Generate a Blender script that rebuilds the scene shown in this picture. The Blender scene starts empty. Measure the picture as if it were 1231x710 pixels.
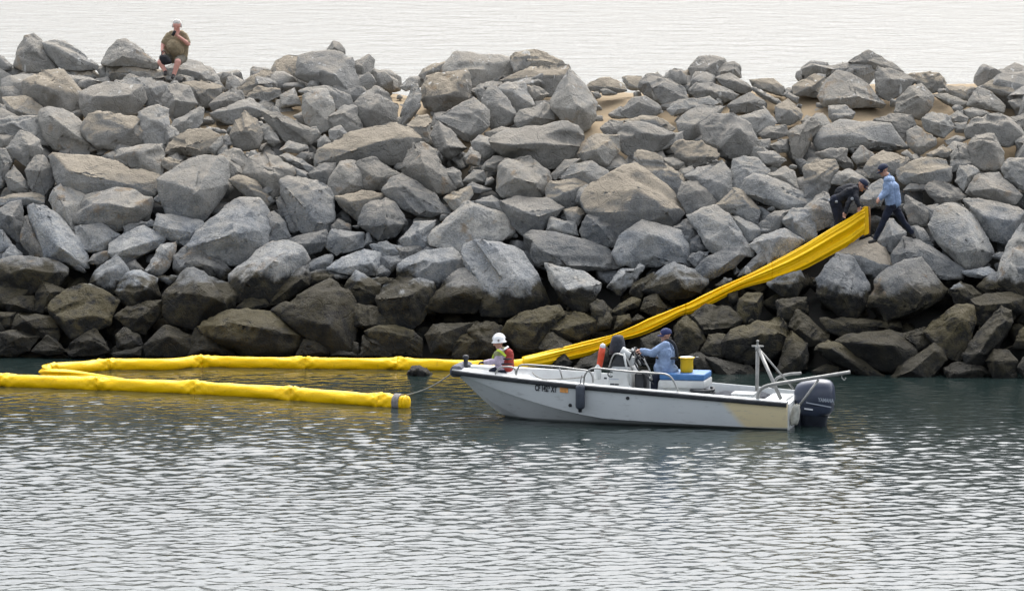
import bpy, bmesh, math, random
import numpy as np
from mathutils import Vector, Matrix, Euler

# ------------------------------------------------------------------ camera, sky, sun, exposure
scene = bpy.context.scene
COL = scene.collection
PW, PH = 1231.0, 710.0            # the photograph's frame, used to survey where things stand
FPX = 6270.0                      # focal length in those pixels
PITCH = math.radians(6.0)
CAM = Vector((0.0, -110.0, 13.33))
cam_data = bpy.data.cameras.new('camera')
cam_data.sensor_width = 36.0
cam_data.lens = 36.0 * FPX / PW
cam_data.clip_start = 1.0
cam_data.clip_end = 30000.0
cam = bpy.data.objects.new('camera', cam_data)
cam.location = CAM
cam.rotation_euler = (math.radians(90) - PITCH, 0, 0)
COL.objects.link(cam)
scene.camera = cam

SUN_EL, SUN_AZ = 56.0, 14.0       # azimuth measured from +Y (away from the camera) towards +X
world = bpy.data.worlds.new('World')
scene.world = world
world.use_nodes = True
wn, wl = world.node_tree.nodes, world.node_tree.links
bg = wn['Background']
sky = wn.new('ShaderNodeTexSky')
sky.sky_type = 'NISHITA'
sky.sun_disc = False
sky.sun_elevation = math.radians(SUN_EL)
sky.sun_rotation = math.radians(SUN_AZ)
sky.air_density = 1.0
sky.dust_density = 5.0
sky.ozone_density = 1.0
hs = wn.new('ShaderNodeHueSaturation')     # a high overcast: almost no blue left
hs.inputs['Saturation'].default_value = 0.30
wl.new(sky.outputs['Color'], hs.inputs['Color'])
wl.new(hs.outputs['Color'], bg.inputs['Color'])
bg.inputs['Strength'].default_value = 0.15

sun_data = bpy.data.lights.new('sun', 'SUN')
sun_data.energy = 0.55
sun_data.angle = math.radians(70)
sun_data.color = (1.0, 0.98, 0.95)
sun = bpy.data.objects.new('sun', sun_data)
_el, _az = math.radians(SUN_EL), math.radians(SUN_AZ)
sdir = Vector((math.sin(_az) * math.cos(_el), math.cos(_az) * math.cos(_el), math.sin(_el)))
sun.rotation_euler = sdir.to_track_quat('Z', 'Y').to_euler()
COL.objects.link(sun)

scene.view_settings.view_transform = 'Standard'
scene.view_settings.look = 'None'
scene.view_settings.gamma = 1.0
scene.view_settings.exposure = 1.33
scene.view_settings.use_curve_mapping = False

# ------------------------------------------------------------------ survey helpers
_fw = Vector((0, math.cos(PITCH), -math.sin(PITCH)))
_up = Vector((0, math.sin(PITCH), math.cos(PITCH)))
_rt = Vector((1, 0, 0))

def ray(px, py):
    return _fw + _rt * ((px - PW / 2) / FPX) + _up * ((PH / 2 - py) / FPX)

def at_z(px, py, z=0.0):
    d = ray(px, py)
    return CAM + d * ((z - CAM.z) / d.z)

def at_y(px, py, y):
    d = ray(px, py)
    return CAM + d * ((y - CAM.y) / d.y)

def toe(x):                        # where the rubble mound meets the water
    return 1.8 - 0.167 * x

def crest_h(x):
    return 5.28 + 0.035 * max(x, -2.0)

def mound(x, y):                   # height of the mound's mean surface
    s = y - toe(x)
    zc = crest_h(x)
    pts = ((-6, -3.6), (0, 0.0), (5.0, 3.9), (10.0, zc), (12.5, zc), (22.0, -1.5), (30.0, -6.0))
    if s <= pts[0][0]:
        return pts[0][1]
    for (a, za), (b, zb) in zip(pts, pts[1:]):
        if s <= b:
            return za + (zb - za) * (s - a) / (b - a)
    return pts[-1][1]

def on_mound(px, py):
    """depth along the pixel's ray at which it meets the mound (crest line when it passes over)"""
    d = ray(px, py)
    t = 96.0
    while t < 140:
        p = CAM + d * t
        if p.z <= mound(p.x, p.y):
            return t
        if p.y - toe(p.x) > 10.8:
            return t
        t += 0.04
    return t

def link(o, parent=None):
    COL.objects.link(o)
    if parent is not None:
        o.parent = parent
    return o

def empty(name, loc=(0, 0, 0), rot=(0, 0, 0)):
    o = bpy.data.objects.new(name, None)
    o.empty_display_size = 0.2
    o.location = loc
    o.rotation_euler = rot
    return link(o)

def tag(o, label=None, cat=None, group=None, kind=None):
    if label: o['label'] = label
    if cat: o['category'] = cat
    if group: o['group'] = group
    if kind: o['kind'] = kind
    return o

def mesh_np(name, verts, faces, mat=None, smooth=True):
    """verts Nx3, faces Mx3 or Mx4 integer arrays"""
    me = bpy.data.meshes.new(name)
    verts = np.asarray(verts, dtype=np.float32)
    faces = np.asarray(faces, dtype=np.int32)
    k = faces.shape[1]
    me.vertices.add(len(verts))
    me.vertices.foreach_set('co', verts.ravel())
    me.loops.add(faces.size)
    me.loops.foreach_set('vertex_index', faces.ravel())
    me.polygons.add(len(faces))
    me.polygons.foreach_set('loop_start', np.arange(0, faces.size, k, dtype=np.int32))
    me.polygons.foreach_set('loop_total', np.full(len(faces), k, dtype=np.int32))
    me.polygons.foreach_set('use_smooth', np.full(len(faces), smooth, dtype=bool))
    me.update(calc_edges=True)
    me.validate()
    if mat: me.materials.append(mat)
    return me

def obj_bm(name, bm, mat=None, parent=None, smooth=True, angle=None):
    me = bpy.data.meshes.new(name)
    bmesh.ops.recalc_face_normals(bm, faces=bm.faces)
    bm.to_mesh(me)
    bm.free()
    if smooth:
        me.polygons.foreach_set('use_smooth', [True] * len(me.polygons))
        if angle is not None:
            me.set_sharp_from_angle(angle=math.radians(angle))
    if mat: me.materials.append(mat)
    o = bpy.data.objects.new(name, me)
    return link(o, parent)

# vectorised value noise ------------------------------------------------------
def _h(ix, iy, iz):
    n = (ix * 374761393 + iy * 668265263 + iz * 2147483647 + 1013904223) & 0xFFFFFFFF
    n = ((n ^ (n >> 13)) * 1274126177) & 0xFFFFFFFF
    n = (n ^ (n >> 16)) & 0xFFFFFFFF
    return n.astype(np.float64) / 4294967295.0

def vnoise(p):
    p = np.asarray(p, dtype=np.float64)
    i = np.floor(p).astype(np.int64)
    f = p - i
    f = f * f * f * (f * (f * 6 - 15) + 10)
    x, y, z = i[:, 0], i[:, 1], i[:, 2]
    u, v, w = f[:, 0], f[:, 1], f[:, 2]
    def L(a, b, t): return a + (b - a) * t
    c = [[[_h(x + a, y + b, z + c_) for c_ in (0, 1)] for b in (0, 1)] for a in (0, 1)]
    r = L(L(L(c[0][0][0], c[1][0][0], u), L(c[0][1][0], c[1][1][0], u), v),
          L(L(c[0][0][1], c[1][0][1], u), L(c[0][1][1], c[1][1][1], u), v), w)
    return r * 2 - 1

def fbm(p, oct=3, gain=0.5):
    a, s, t = 1.0, 0.0, 0.0
    p = np.asarray(p, dtype=np.float64)
    for k in range(oct):
        s = s + a * vnoise(p * (2.03 ** k) + 17.3 * k)
        t += a
        a *= gain
    return s / t

# ------------------------------------------------------------------ materials
def new_mat(name):
    m = bpy.data.materials.new(name)
    m.use_nodes = True
    nt = m.node_tree
    return m, nt.nodes, nt.links, nt.nodes['Principled BSDF']

def plain(name, col, rough=0.6, metal=0.0, var=0.12, scale=9.0, bump=0.0, bscale=40.0, spec=0.4, dirt=None):
    m, n, l, b = new_mat(name)
    tc = n.new('ShaderNodeTexCoord')
    ns = n.new('ShaderNodeTexNoise'); ns.inputs['Scale'].default_value = scale
    ns.inputs['Detail'].default_value = 6
    l.new(tc.outputs['Object'], ns.inputs['Vector'])
    mx = n.new('ShaderNodeMix'); mx.data_type = 'RGBA'
    a = [max(0, c * (1 - var)) for c in col]; c2 = [min(1, c * (1 + var)) for c in col]
    mx.inputs['A'].default_value = (*a, 1); mx.inputs['B'].default_value = (*c2, 1)
    cr = n.new('ShaderNodeMapRange'); cr.inputs['From Min'].default_value = 0.35; cr.inputs['From Max'].default_value = 0.65
    l.new(ns.outputs['Fac'], cr.inputs['Value'])
    l.new(cr.outputs['Result'], mx.inputs['Factor'])
    out = mx.outputs['Result']
    if dirt:
        n2 = n.new('ShaderNodeTexNoise'); n2.inputs['Scale'].default_value = dirt[1]; n2.inputs['Detail'].default_value = 8
        l.new(tc.outputs['Object'], n2.inputs['Vector'])
        r2 = n.new('ShaderNodeMapRange'); r2.inputs['From Min'].default_value = dirt[2]; r2.inputs['From Max'].default_value = dirt[2] + 0.18
        r2.inputs['To Max'].default_value = dirt[3]
        l.new(n2.outputs['Fac'], r2.inputs['Value'])
        m2 = n.new('ShaderNodeMix'); m2.data_type = 'RGBA'
        l.new(r2.outputs['Result'], m2.inputs['Factor']); l.new(out, m2.inputs['A'])
        m2.inputs['B'].default_value = (*dirt[0], 1)
        out = m2.outputs['Result']
    l.new(out, b.inputs['Base Color'])
    b.inputs['Roughness'].default_value = rough
    b.inputs['Metallic'].default_value = metal
    b.inputs['Specular IOR Level'].default_value = spec
    if bump:
        nb = n.new('ShaderNodeTexNoise'); nb.inputs['Scale'].default_value = bscale; nb.inputs['Detail'].default_value = 5
        l.new(tc.outputs['Object'], nb.inputs['Vector'])
        bp = n.new('ShaderNodeBump'); bp.inputs['Strength'].default_value = 0.6; bp.inputs['Distance'].default_value = bump
        l.new(nb.outputs['Fac'], bp.inputs['Height']); l.new(bp.outputs['Normal'], b.inputs['Normal'])
    return m

def rock_material():
    m, n, l, b = new_mat('riprap_stone')
    def N(t, **kw):
        x = n.new(t)
        for k, v in kw.items():
            setattr(x, k, v)
        return x
    def noise(vec, sc, det=6, rough=0.55):
        x = N('ShaderNodeTexNoise'); x.inputs['Scale'].default_value = sc
        x.inputs['Detail'].default_value = det; x.inputs['Roughness'].default_value = rough
        l.new(vec, x.inputs['Vector']); return x.outputs['Fac']
    def rng(val, a, c, lo=0.0, hi=1.0):
        x = N('ShaderNodeMapRange'); x.interpolation_type = 'SMOOTHSTEP'
        x.inputs['From Min'].default_value = a; x.inputs['From Max'].default_value = c
        x.inputs['To Min'].default_value = lo; x.inputs['To Max'].default_value = hi
        l.new(val, x.inputs['Value']); return x.outputs['Result']
    def math_(op, a, c):
        x = N('ShaderNodeMath', operation=op)
        for i, v in enumerate((a, c)):
            if isinstance(v, (int, float)): x.inputs[i].default_value = v
            else: l.new(v, x.inputs[i])
        return x.outputs[0]
    def mix(f, a, c, blend='MIX'):
        x = N('ShaderNodeMix', data_type='RGBA', blend_type=blend)
        for k, v in (('Factor', f), ('A', a), ('B', c)):
            s = x.inputs[k]
            if isinstance(v, (int, float)): s.default_value = v
            elif isinstance(v, tuple): s.default_value = (*v, 1)
            else: l.new(v, s)
        return x.outputs['Result']
    geo = N('ShaderNodeNewGeometry')
    oi = N('ShaderNodeObjectInfo')
    oc = N('ShaderNodeSeparateColor'); l.new(oi.outputs['Color'], oc.inputs[0])
    tan_f, olive_f, bri = oc.outputs[0], oc.outputs[1], oc.outputs[2]
    pos = geo.outputs['Position']
    sp = N('ShaderNodeSeparateXYZ'); l.new(pos, sp.inputs[0])
    sn = N('ShaderNodeSeparateXYZ'); l.new(geo.outputs['Normal'], sn.inputs[0])
    z, nz = sp.outputs['Z'], sn.outputs['Z']
    # offset the texture space per boulder so that neighbours differ
    off = N('ShaderNodeVectorMath', operation='SCALE'); off.inputs['Scale'].default_value = 60.0
    cb = N('ShaderNodeCombineXYZ')
    l.new(oi.outputs['Random'], cb.inputs[0]); l.new(bri, cb.inputs[1]); l.new(oi.outputs['Random'], cb.inputs[2])
    l.new(cb.outputs[0], off.inputs[0])
    va = N('ShaderNodeVectorMath', operation='ADD'); l.new(pos, va.inputs[0]); l.new(off.outputs[0], va.inputs[1])
    v = va.outputs[0]
    big = noise(v, 1.1, 4); mid = noise(v, 4.0, 8, 0.62); fine = noise(v, 26.0, 4, 0.7); grit = noise(v, 70.0, 3, 0.8)
    g = mix(rng(big, 0.3, 0.7), (0.185, 0.197, 0.21), (0.27, 0.268, 0.258))
    g = mix(rng(mid, 0.46, 0.62, 0, 0.5), g, (0.345, 0.335, 0.315))
    g = mix(rng(mid, 0.48, 0.36, 0, 0.55), g, (0.13, 0.137, 0.145))
    g = mix(rng(fine, 0.54, 0.68, 0, 0.6), g, (0.42, 0.415, 0.40))
    g = mix(rng(fine, 0.46, 0.33, 0, 0.6), g, (0.085, 0.09, 0.095))
    g = mix(rng(grit, 0.60, 0.74, 0, 0.35), g, (0.40, 0.39, 0.37))
    g = mix(rng(grit, 0.42, 0.30, 0, 0.4), g, (0.08, 0.083, 0.085))
    # per boulder warmth and lightness
    warm = mix(rng(oi.outputs['Random'], 0.35, 1.0, 0.0, 0.55), (0.97, 1, 1.03), (1.06, 1.0, 0.90))
    g = mix(1.0, g, warm, 'MULTIPLY')
    lev = N('ShaderNodeCombineColor')
    lv = rng(bri, 0.0, 1.0, 0.62, 1.36)
    for i in range(3): l.new(lv, lev.inputs[i])
    g = mix(1.0, g, lev.outputs[0], 'MULTIPLY')
    g = mix(rng(math_('ADD', z, math_('MULTIPLY', math_('SUBTRACT', big, 0.5), 1.6)), 2.3, 4.2, 0.0, 0.42), g, (0.315, 0.295, 0.255))   # weathered, bleached stone above the splash
    # blown sand and dust lying on the upward faces of the upper boulders
    lie = rng(math_('ADD', nz, math_('MULTIPLY', math_('SUBTRACT', mid, 0.5), 0.5)), 0.62, 0.9)
    hi_ = rng(z, 1.9, 3.6, 0.0, 1.0)
    dust = math_('MULTIPLY', math_('MULTIPLY', lie, hi_), rng(big, 0.32, 0.58, 0.3, 0.75))
    g = mix(dust, g, (0.30, 0.275, 0.235))
    tanm = math_('MULTIPLY', tan_f, rng(math_('ADD', nz, math_('MULTIPLY', math_('SUBTRACT', big, 0.5), 0.7)), 0.34, 0.74, 0.05, 0.72))
    g = mix(tanm, g, (0.315, 0.27, 0.205))
    # rust-brown seams in some stones, gull streaks on the crest
    rust = math_('MULTIPLY', rng(oi.outputs['Random'], 0.62, 0.80), rng(noise(v, 2.4, 6, 0.6), 0.56, 0.68, 0.0, 0.6))
    g = mix(rust, g, (0.24, 0.17, 0.10))
    stv = N('ShaderNodeMapping'); stv.inputs['Scale'].default_value = (7.0, 7.0, 1.1); l.new(v, stv.inputs['Vector'])
    gull = math_('MULTIPLY', rng(z, 4.9, 5.6), rng(noise(stv.outputs['Vector'], 1.0, 3), 0.64, 0.70, 0.0, 0.65))
    g = mix(gull, g, (0.62, 0.62, 0.60))
    # tidal zone: weed and wet stain below a ragged line
    tl = noise(pos, 0.45, 3); tl2 = noise(pos, 3.0, 5)
    zz = math_('ADD', z, math_('ADD', math_('MULTIPLY', math_('SUBTRACT', tl, 0.5), 1.3), math_('MULTIPLY', math_('SUBTRACT', tl2, 0.5), 0.9)))
    wet = rng(zz, 1.84, 1.60)
    wcol = mix(rng(mid, 0.38, 0.62), (0.007, 0.0075, 0.008), (0.020, 0.0185, 0.0135))
    wcol = mix(rng(fine, 0.52, 0.68, 0, 0.6), wcol, (0.032, 0.028, 0.018))
    ol = math_('MULTIPLY', rng(olive_f, 0.0, 1.0, 0.38, 0.95), rng(math_('ADD', mid, math_('MULTIPLY', nz, 0.25)), 0.45, 0.72))
    wcol = mix(ol, wcol, (0.066, 0.054, 0.022))
    wcol = mix(rng(zz, 0.95, 0.25, 0, 0.65), wcol, (0.008, 0.0085, 0.008))
    g = mix(math_('MULTIPLY', wet, 0.97), g, wcol)
    l.new(g, b.inputs['Base Color'])
    l.new(rng(wet, 0.0, 1.0, 0.92, 0.62), b.inputs['Roughness'])
    b.inputs['Specular IOR Level'].default_value = 0.18
    # relief
    vo = N('ShaderNodeTexVoronoi', feature='DISTANCE_TO_EDGE'); vo.inputs['Scale'].default_value = 1.6
    dv = N('ShaderNodeVectorMath', operation='ADD'); l.new(v, dv.inputs[0])
    nv = N('ShaderNodeTexNoise'); nv.inputs['Scale'].default_value = 2.5; l.new(v, nv.inputs['Vector'])
    sv = N('ShaderNodeVectorMath', operation='SCALE'); sv.inputs['Scale'].default_value = 0.7; l.new(nv.outputs['Color'], sv.inputs[0])
    l.new(sv.outputs[0], dv.inputs[1]); l.new(dv.outputs[0], vo.inputs['Vector'])
    crack = rng(vo.outputs['Distance'], 0.0, 0.035)
    hgt = math_('ADD', math_('MULTIPLY', mid, 0.7), math_('ADD', math_('MULTIPLY', fine, 0.36), math_('MULTIPLY', crack, 0.12)))
    hgt = math_('ADD', hgt, math_('MULTIPLY', grit, 0.12))
    bp = N('ShaderNodeBump'); bp.inputs['Strength'].default_value = 0.9; bp.inputs['Distance'].default_value = 0.125
    l.new(hgt, bp.inputs['Height']); l.new(bp.outputs['Normal'], b.inputs['Normal'])
    return m

def sand_material():
    m, n, l, b = new_mat('mound_fill')
    geo = n.new('ShaderNodeNewGeometry')
    sp = n.new('ShaderNodeSeparateXYZ'); l.new(geo.outputs['Position'], sp.inputs[0])
    a = n.new('ShaderNodeTexNoise'); a.inputs['Scale'].default_value = 2.2; a.inputs['Detail'].default_value = 8
    f = n.new('ShaderNodeTexNoise'); f.inputs['Scale'].default_value = 30; f.inputs['Detail'].default_value = 4
    for t in (a, f): l.new(geo.outputs['Position'], t.inputs['Vector'])
    m1 = n.new('ShaderNodeMix'); m1.data_type = 'RGBA'
    m1.inputs['A'].default_value = (0.25, 0.19, 0.12, 1); m1.inputs['B'].default_value = (0.33, 0.265, 0.18, 1)
    l.new(a.outputs['Fac'], m1.inputs['Factor'])
    r = n.new('ShaderNodeMapRange'); r.inputs['From Min'].default_value = 0.55; r.inputs['From Max'].default_value = 0.75; r.inputs['To Max'].default_value = 0.5
    l.new(f.outputs['Fac'], r.inputs['Value'])
    m2 = n.new('ShaderNodeMix'); m2.data_type = 'RGBA'; m2.inputs['B'].default_value = (0.2, 0.16, 0.11, 1)
    l.new(r.outputs['Result'], m2.inputs['Factor']); l.new(m1.outputs['Result'], m2.inputs['A'])
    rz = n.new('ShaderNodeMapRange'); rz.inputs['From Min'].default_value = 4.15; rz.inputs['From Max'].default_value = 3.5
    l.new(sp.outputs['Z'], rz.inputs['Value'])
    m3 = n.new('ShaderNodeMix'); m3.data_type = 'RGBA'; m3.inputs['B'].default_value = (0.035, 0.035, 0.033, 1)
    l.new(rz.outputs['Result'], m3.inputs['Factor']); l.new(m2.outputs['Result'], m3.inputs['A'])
    l.new(m3.outputs['Result'], b.inputs['Base Color'])
    b.inputs['Roughness'].default_value = 0.95; b.inputs['Specular IOR Level'].default_value = 0.15
    bp = n.new('ShaderNodeBump'); bp.inputs['Distance'].default_value = 0.06; bp.inputs['Strength'].default_value = 0.7
    l.new(a.outputs['Fac'], bp.inputs['Height']); l.new(bp.outputs['Normal'], b.inputs['Normal'])
    return m

def water_material():
    m, n, l, b = new_mat('salt_water')
    geo = n.new('ShaderNodeNewGeometry')
    mp = n.new('ShaderNodeMapping'); mp.inputs['Scale'].default_value = (1.0, 1.0, 1.0)
    l.new(geo.outputs['Position'], mp.inputs['Vector'])
    b.inputs['Base Color'].default_value = (0.013, 0.022, 0.021, 1)
    b.inputs['Roughness'].default_value = 0.08
    b.inputs['IOR'].default_value = 1.333
    b.inputs['Specular IOR Level'].default_value = 0.5
    # fine ripples that the mesh is too coarse to carry; longer wind waves on the open side
    a = n.new('ShaderNodeTexNoise'); a.inputs['Scale'].default_value = 5.0; a.inputs['Detail'].default_value = 5
    c = n.new('ShaderNodeTexNoise'); c.inputs['Scale'].default_value = 0.5; c.inputs['Detail'].default_value = 6; c.inputs['Roughness'].default_value = 0.6
    for t in (a, c): l.new(mp.outputs['Vector'], t.inputs['Vector'])
    sp = n.new('ShaderNodeSeparateXYZ'); l.new(geo.outputs['Position'], sp.inputs[0])
    r = n.new('ShaderNodeMapRange'); r.inputs['From Min'].default_value = 8.0; r.inputs['From Max'].default_value = 16.0
    r.inputs['To Min'].default_value = 0.0; r.inputs['To Max'].default_value = 1.0
    l.new(sp.outputs['Y'], r.inputs['Value'])
    mm = n.new('ShaderNodeMath'); mm.operation = 'MULTIPLY'; l.new(c.outputs['Fac'], mm.inputs[0]); l.new(r.outputs['Result'], mm.inputs[1])
    b1 = n.new('ShaderNodeBump'); b1.inputs['Distance'].default_value = 0.011; b1.inputs['Strength'].default_value = 1.0
    l.new(a.outputs['Fac'], b1.inputs['Height'])
    b2 = n.new('ShaderNodeBump'); b2.inputs['Distance'].default_value = 0.12; b2.inputs['Strength'].default_value = 1.0
    l.new(mm.outputs[0], b2.inputs['Height']); l.new(b1.outputs['Normal'], b2.inputs['Normal'])
    l.new(b2.outputs['Normal'], b.inputs['Normal'])
    return m

M_ROCK = rock_material()
M_SAND = sand_material()
M_WATER = water_material()

# ------------------------------------------------------------------ the sea: one sheet to the horizon
def build_water():
    rng = np.random.default_rng(11)
    xs = np.concatenate([-np.geomspace(9000, 13.2, 26), np.arange(-13, 13.01, 0.05), np.geomspace(13.2, 9000, 26)])
    ys = np.concatenate([np.array([-109, -100, -90, -80, -70, -60, -50, -45, -41, -38]) * 1.0,
                         np.arange(-36, 5.5, 0.06), np.arange(5.6, 12, 0.4), np.arange(12, 60, 0.5),
                         np.geomspace(60, 12000, 70)])
    X, Y = np.meshgrid(xs, ys)
    Z = np.zeros_like(X)
    for k in range(80):
        lam = 0.17 * (0.65 / 0.17) ** rng.random()
        th = math.pi / 2 + rng.normal() * 0.62
        kk = 2 * math.pi / lam
        amp = 0.0033 * lam
        ph = rng.random() * 6.28
        arg = kk * (math.cos(th) * X + math.sin(th) * Y) + ph
        grp = 0.65 + 0.5 * np.sin(arg * 0.071 + 0.23 * X + rng.random() * 6) * np.sin(0.19 * Y - 0.13 * X + rng.random() * 6)
        Z += amp * grp * np.sin(arg + 0.5 * np.sin(arg * 0.37 + ph))
    calm = 0.62 + 0.38 / (1 + np.exp((Y + 9.0) / 1.5))          # quieter in the lee of the rocks
    edge = np.clip((13.2 - np.abs(X)) / 2.0, 0, 1) * np.clip((Y + 36.5) / 3, 0, 1) * np.clip((5.4 - Y) / 1.0, 0, 1)
    Z = Z * calm * edge
    V = np.stack([X.ravel(), Y.ravel(), Z.ravel()], 1)
    ny, nx = X.shape
    idx = np.arange(ny * nx).reshape(ny, nx)
    F = np.stack([idx[:-1, :-1].ravel(), idx[:-1, 1:].ravel(), idx[1:, 1:].ravel(), idx[1:, :-1].ravel()], 1)
    o = link(bpy.data.objects.new('water', mesh_np('water', V, F, M_WATER)))
    tag(o, 'rippled grey-green harbour water running out to the bright sea', kind='structure')
build_water()

# ------------------------------------------------------------------ the rubble-mound breakwater
breakwater = tag(empty('breakwater', (0, 1.8, 0)), 'long sloping breakwater heaped from big grey boulders with a sandy crest', 'breakwater')

def build_core():
    xs = np.arange(-26, 26.01, 0.25); ss = np.arange(-5, 24.01, 0.25)
    X, S = np.meshgrid(xs, ss)
    Y = S + 1.8 - 0.167 * X
    Z = np.array([[mound(x, y) for x, y in zip(rx, ry)] for rx, ry in zip(X, Y)])
    P = np.stack([X.ravel(), Y.ravel(), np.zeros(X.size)], 1)
    n1 = fbm(P * 0.55, 4).reshape(X.shape); n2 = fbm(P * 2.1 + 9, 3).reshape(X.shape)
    low = np.clip((7.6 - S) / 1.8, 0, 1)
    Z = Z - (0.22 * (1 - low) + 0.95 * low) + 0.22 * n1 + 0.06 * n2
    V = np.stack([X.ravel(), Y.ravel() - 1.8, Z.ravel()], 1)
    ny, nx = X.shape
    idx = np.arange(ny * nx).reshape(ny, nx)
    F = np.stack([idx[:-1, :-1].ravel(), idx[:-1, 1:].ravel(), idx[1:, 1:].ravel(), idx[1:, :-1].ravel()], 1)
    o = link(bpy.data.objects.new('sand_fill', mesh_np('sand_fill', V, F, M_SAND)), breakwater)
build_core()

def hull_bm(points):
    bm = bmesh.new()
    for p in points: bm.verts.new(p)
    r = bmesh.ops.convex_hull(bm, input=bm.verts[:])
    dead = [g for g in set(r['geom_interior']) | set(r['geom_unused']) if isinstance(g, bmesh.types.BMVert) and g.is_valid]
    if dead: bmesh.ops.delete(bm, geom=dead, context='VERTS')
    loose = [v for v in bm.verts if not v.link_faces]
    if loose: bmesh.ops.delete(bm, geom=loose, context='VERTS')
    return bm

def stone_mesh(name, points, size, rnd, maxlen, chips=5, rough=1.0, bevel=0.02, notches=0):
    """an angular quarry stone: hull of the points, corners knocked off, edges worn, faces roughened"""
    bm = hull_bm(points)
    cen = sum((v.co for v in bm.verts), Vector()) / len(bm.verts)
    for k in range(chips):
        vv = rnd.choice(bm.verts[:])
        d = (vv.co - cen).normalized() + Vector((rnd.uniform(-.5, .5), rnd.uniform(-.5, .5), rnd.uniform(-.5, .5)))
        d.normalize()
        ext = max((v.co - cen).dot(d) for v in bm.verts)
        q = cen + d * (ext - rnd.uniform(0.015, 0.06) * size)
        bmesh.ops.bisect_plane(bm, geom=bm.verts[:] + bm.edges[:] + bm.faces[:], plane_co=q, plane_no=d, clear_outer=True)
        pts = [v.co.copy() for v in bm.verts]
        bm.free()
        bm = hull_bm(pts)
    bmesh.ops.dissolve_limit(bm, angle_limit=math.radians(4), verts=bm.verts, edges=bm.edges)
    bmesh.ops.bevel(bm, geom=bm.edges[:], offset=bevel * size, segments=1, profile=0.6, affect='EDGES', clamp_overlap=True)
    bmesh.ops.triangulate(bm, faces=bm.faces)
    for it in range(7):
        es = [e for e in bm.edges if e.calc_length() > maxlen]
        if not es: break
        bmesh.ops.subdivide_edges(bm, edges=es, cuts=1, use_grid_fill=False)
        bmesh.ops.triangulate(bm, faces=[f for f in bm.faces if len(f.verts) > 3])
    bmesh.ops.remove_doubles(bm, verts=bm.verts, dist=0.004)
    bm.normal_update()
    me = bpy.data.meshes.new(name)
    bm.to_mesh(me)
    nv = len(me.vertices)
    co = np.zeros(nv * 3); me.vertices.foreach_get('co', co); co = co.reshape(-1, 3)
    no = np.array([v.normal[:] for v in bm.verts])
    bm.free()
    for k in range(notches):                                          # wedges split out of the faces
        i0 = rnd.randrange(nv)
        n0 = no[i0] / (np.linalg.norm(no[i0]) + 1e-9)
        tv = np.cross(n0, np.array([rnd.uniform(-1, 1), rnd.uniform(-1, 1), rnd.uniform(-1, 1)])); tv /= np.linalg.norm(tv) + 1e-9
        th = math.radians(rnd.uniform(25, 70))
        pa = n0 * math.cos(th) + tv * math.sin(th)
        th2 = math.radians(rnd.uniform(20, 50))
        pb = n0 * math.cos(th2) - tv * math.sin(th2)
        q0 = co[i0] - n0 * size * rnd.uniform(0.05, 0.13)
        da, db = (co - q0) @ pa, (co - q0) @ pb
        ins = (da > 0) & (db > 0) & (np.linalg.norm(co - co[i0], axis=1) < 0.75 * size)
        wa = ins & (da <= db); wb = ins & (da > db)
        co[wa] -= da[wa][:, None] * pa; co[wb] -= db[wb][:, None] * pb
    if notches:
        me.vertices.foreach_set('co', co.astype(np.float32).ravel()); me.update()
        vn = np.zeros(nv * 3); me.vertex_normals.foreach_get('vector', vn); no = vn.reshape(-1, 3)
    off = np.array([rnd.uniform(-90, 90) for _ in range(3)])
    q = co + off
    big = fbm(q * (1.7 / max(size, 0.4)), 2)
    ridg = 1 - np.abs(fbm(q * 2.6 + 31, 3)) * 2
    step = np.floor((fbm(q * 1.5 + 7, 2) + 1) * 4) / 4 - 1           # spalled ledges
    fine = fbm(q * 8.0 + 3, 2)
    disp = size * 0.022 * big + rough * (0.018 * ridg + 0.052 * step + 0.012 * fine)
    ax = np.array([rnd.uniform(-1, 1), rnd.uniform(-1, 1), rnd.uniform(-1, 1)]); ax /= np.linalg.norm(ax)
    if rnd.random() < 0.22:                                            # bedding planes on some stones
        disp += 0.011 * rough * np.sign(np.sin((co @ ax) * rnd.uniform(9, 17) + 7 * big) - 0.4)
    disp -= disp.mean()
    co = co + no * disp[:, None]
    me.vertices.foreach_set('co', co.astype(np.float32).ravel())
    me.polygons.foreach_set('use_smooth', [True] * len(me.polygons))
    me.update()
    me.materials.append(M_ROCK)
    return me
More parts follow.
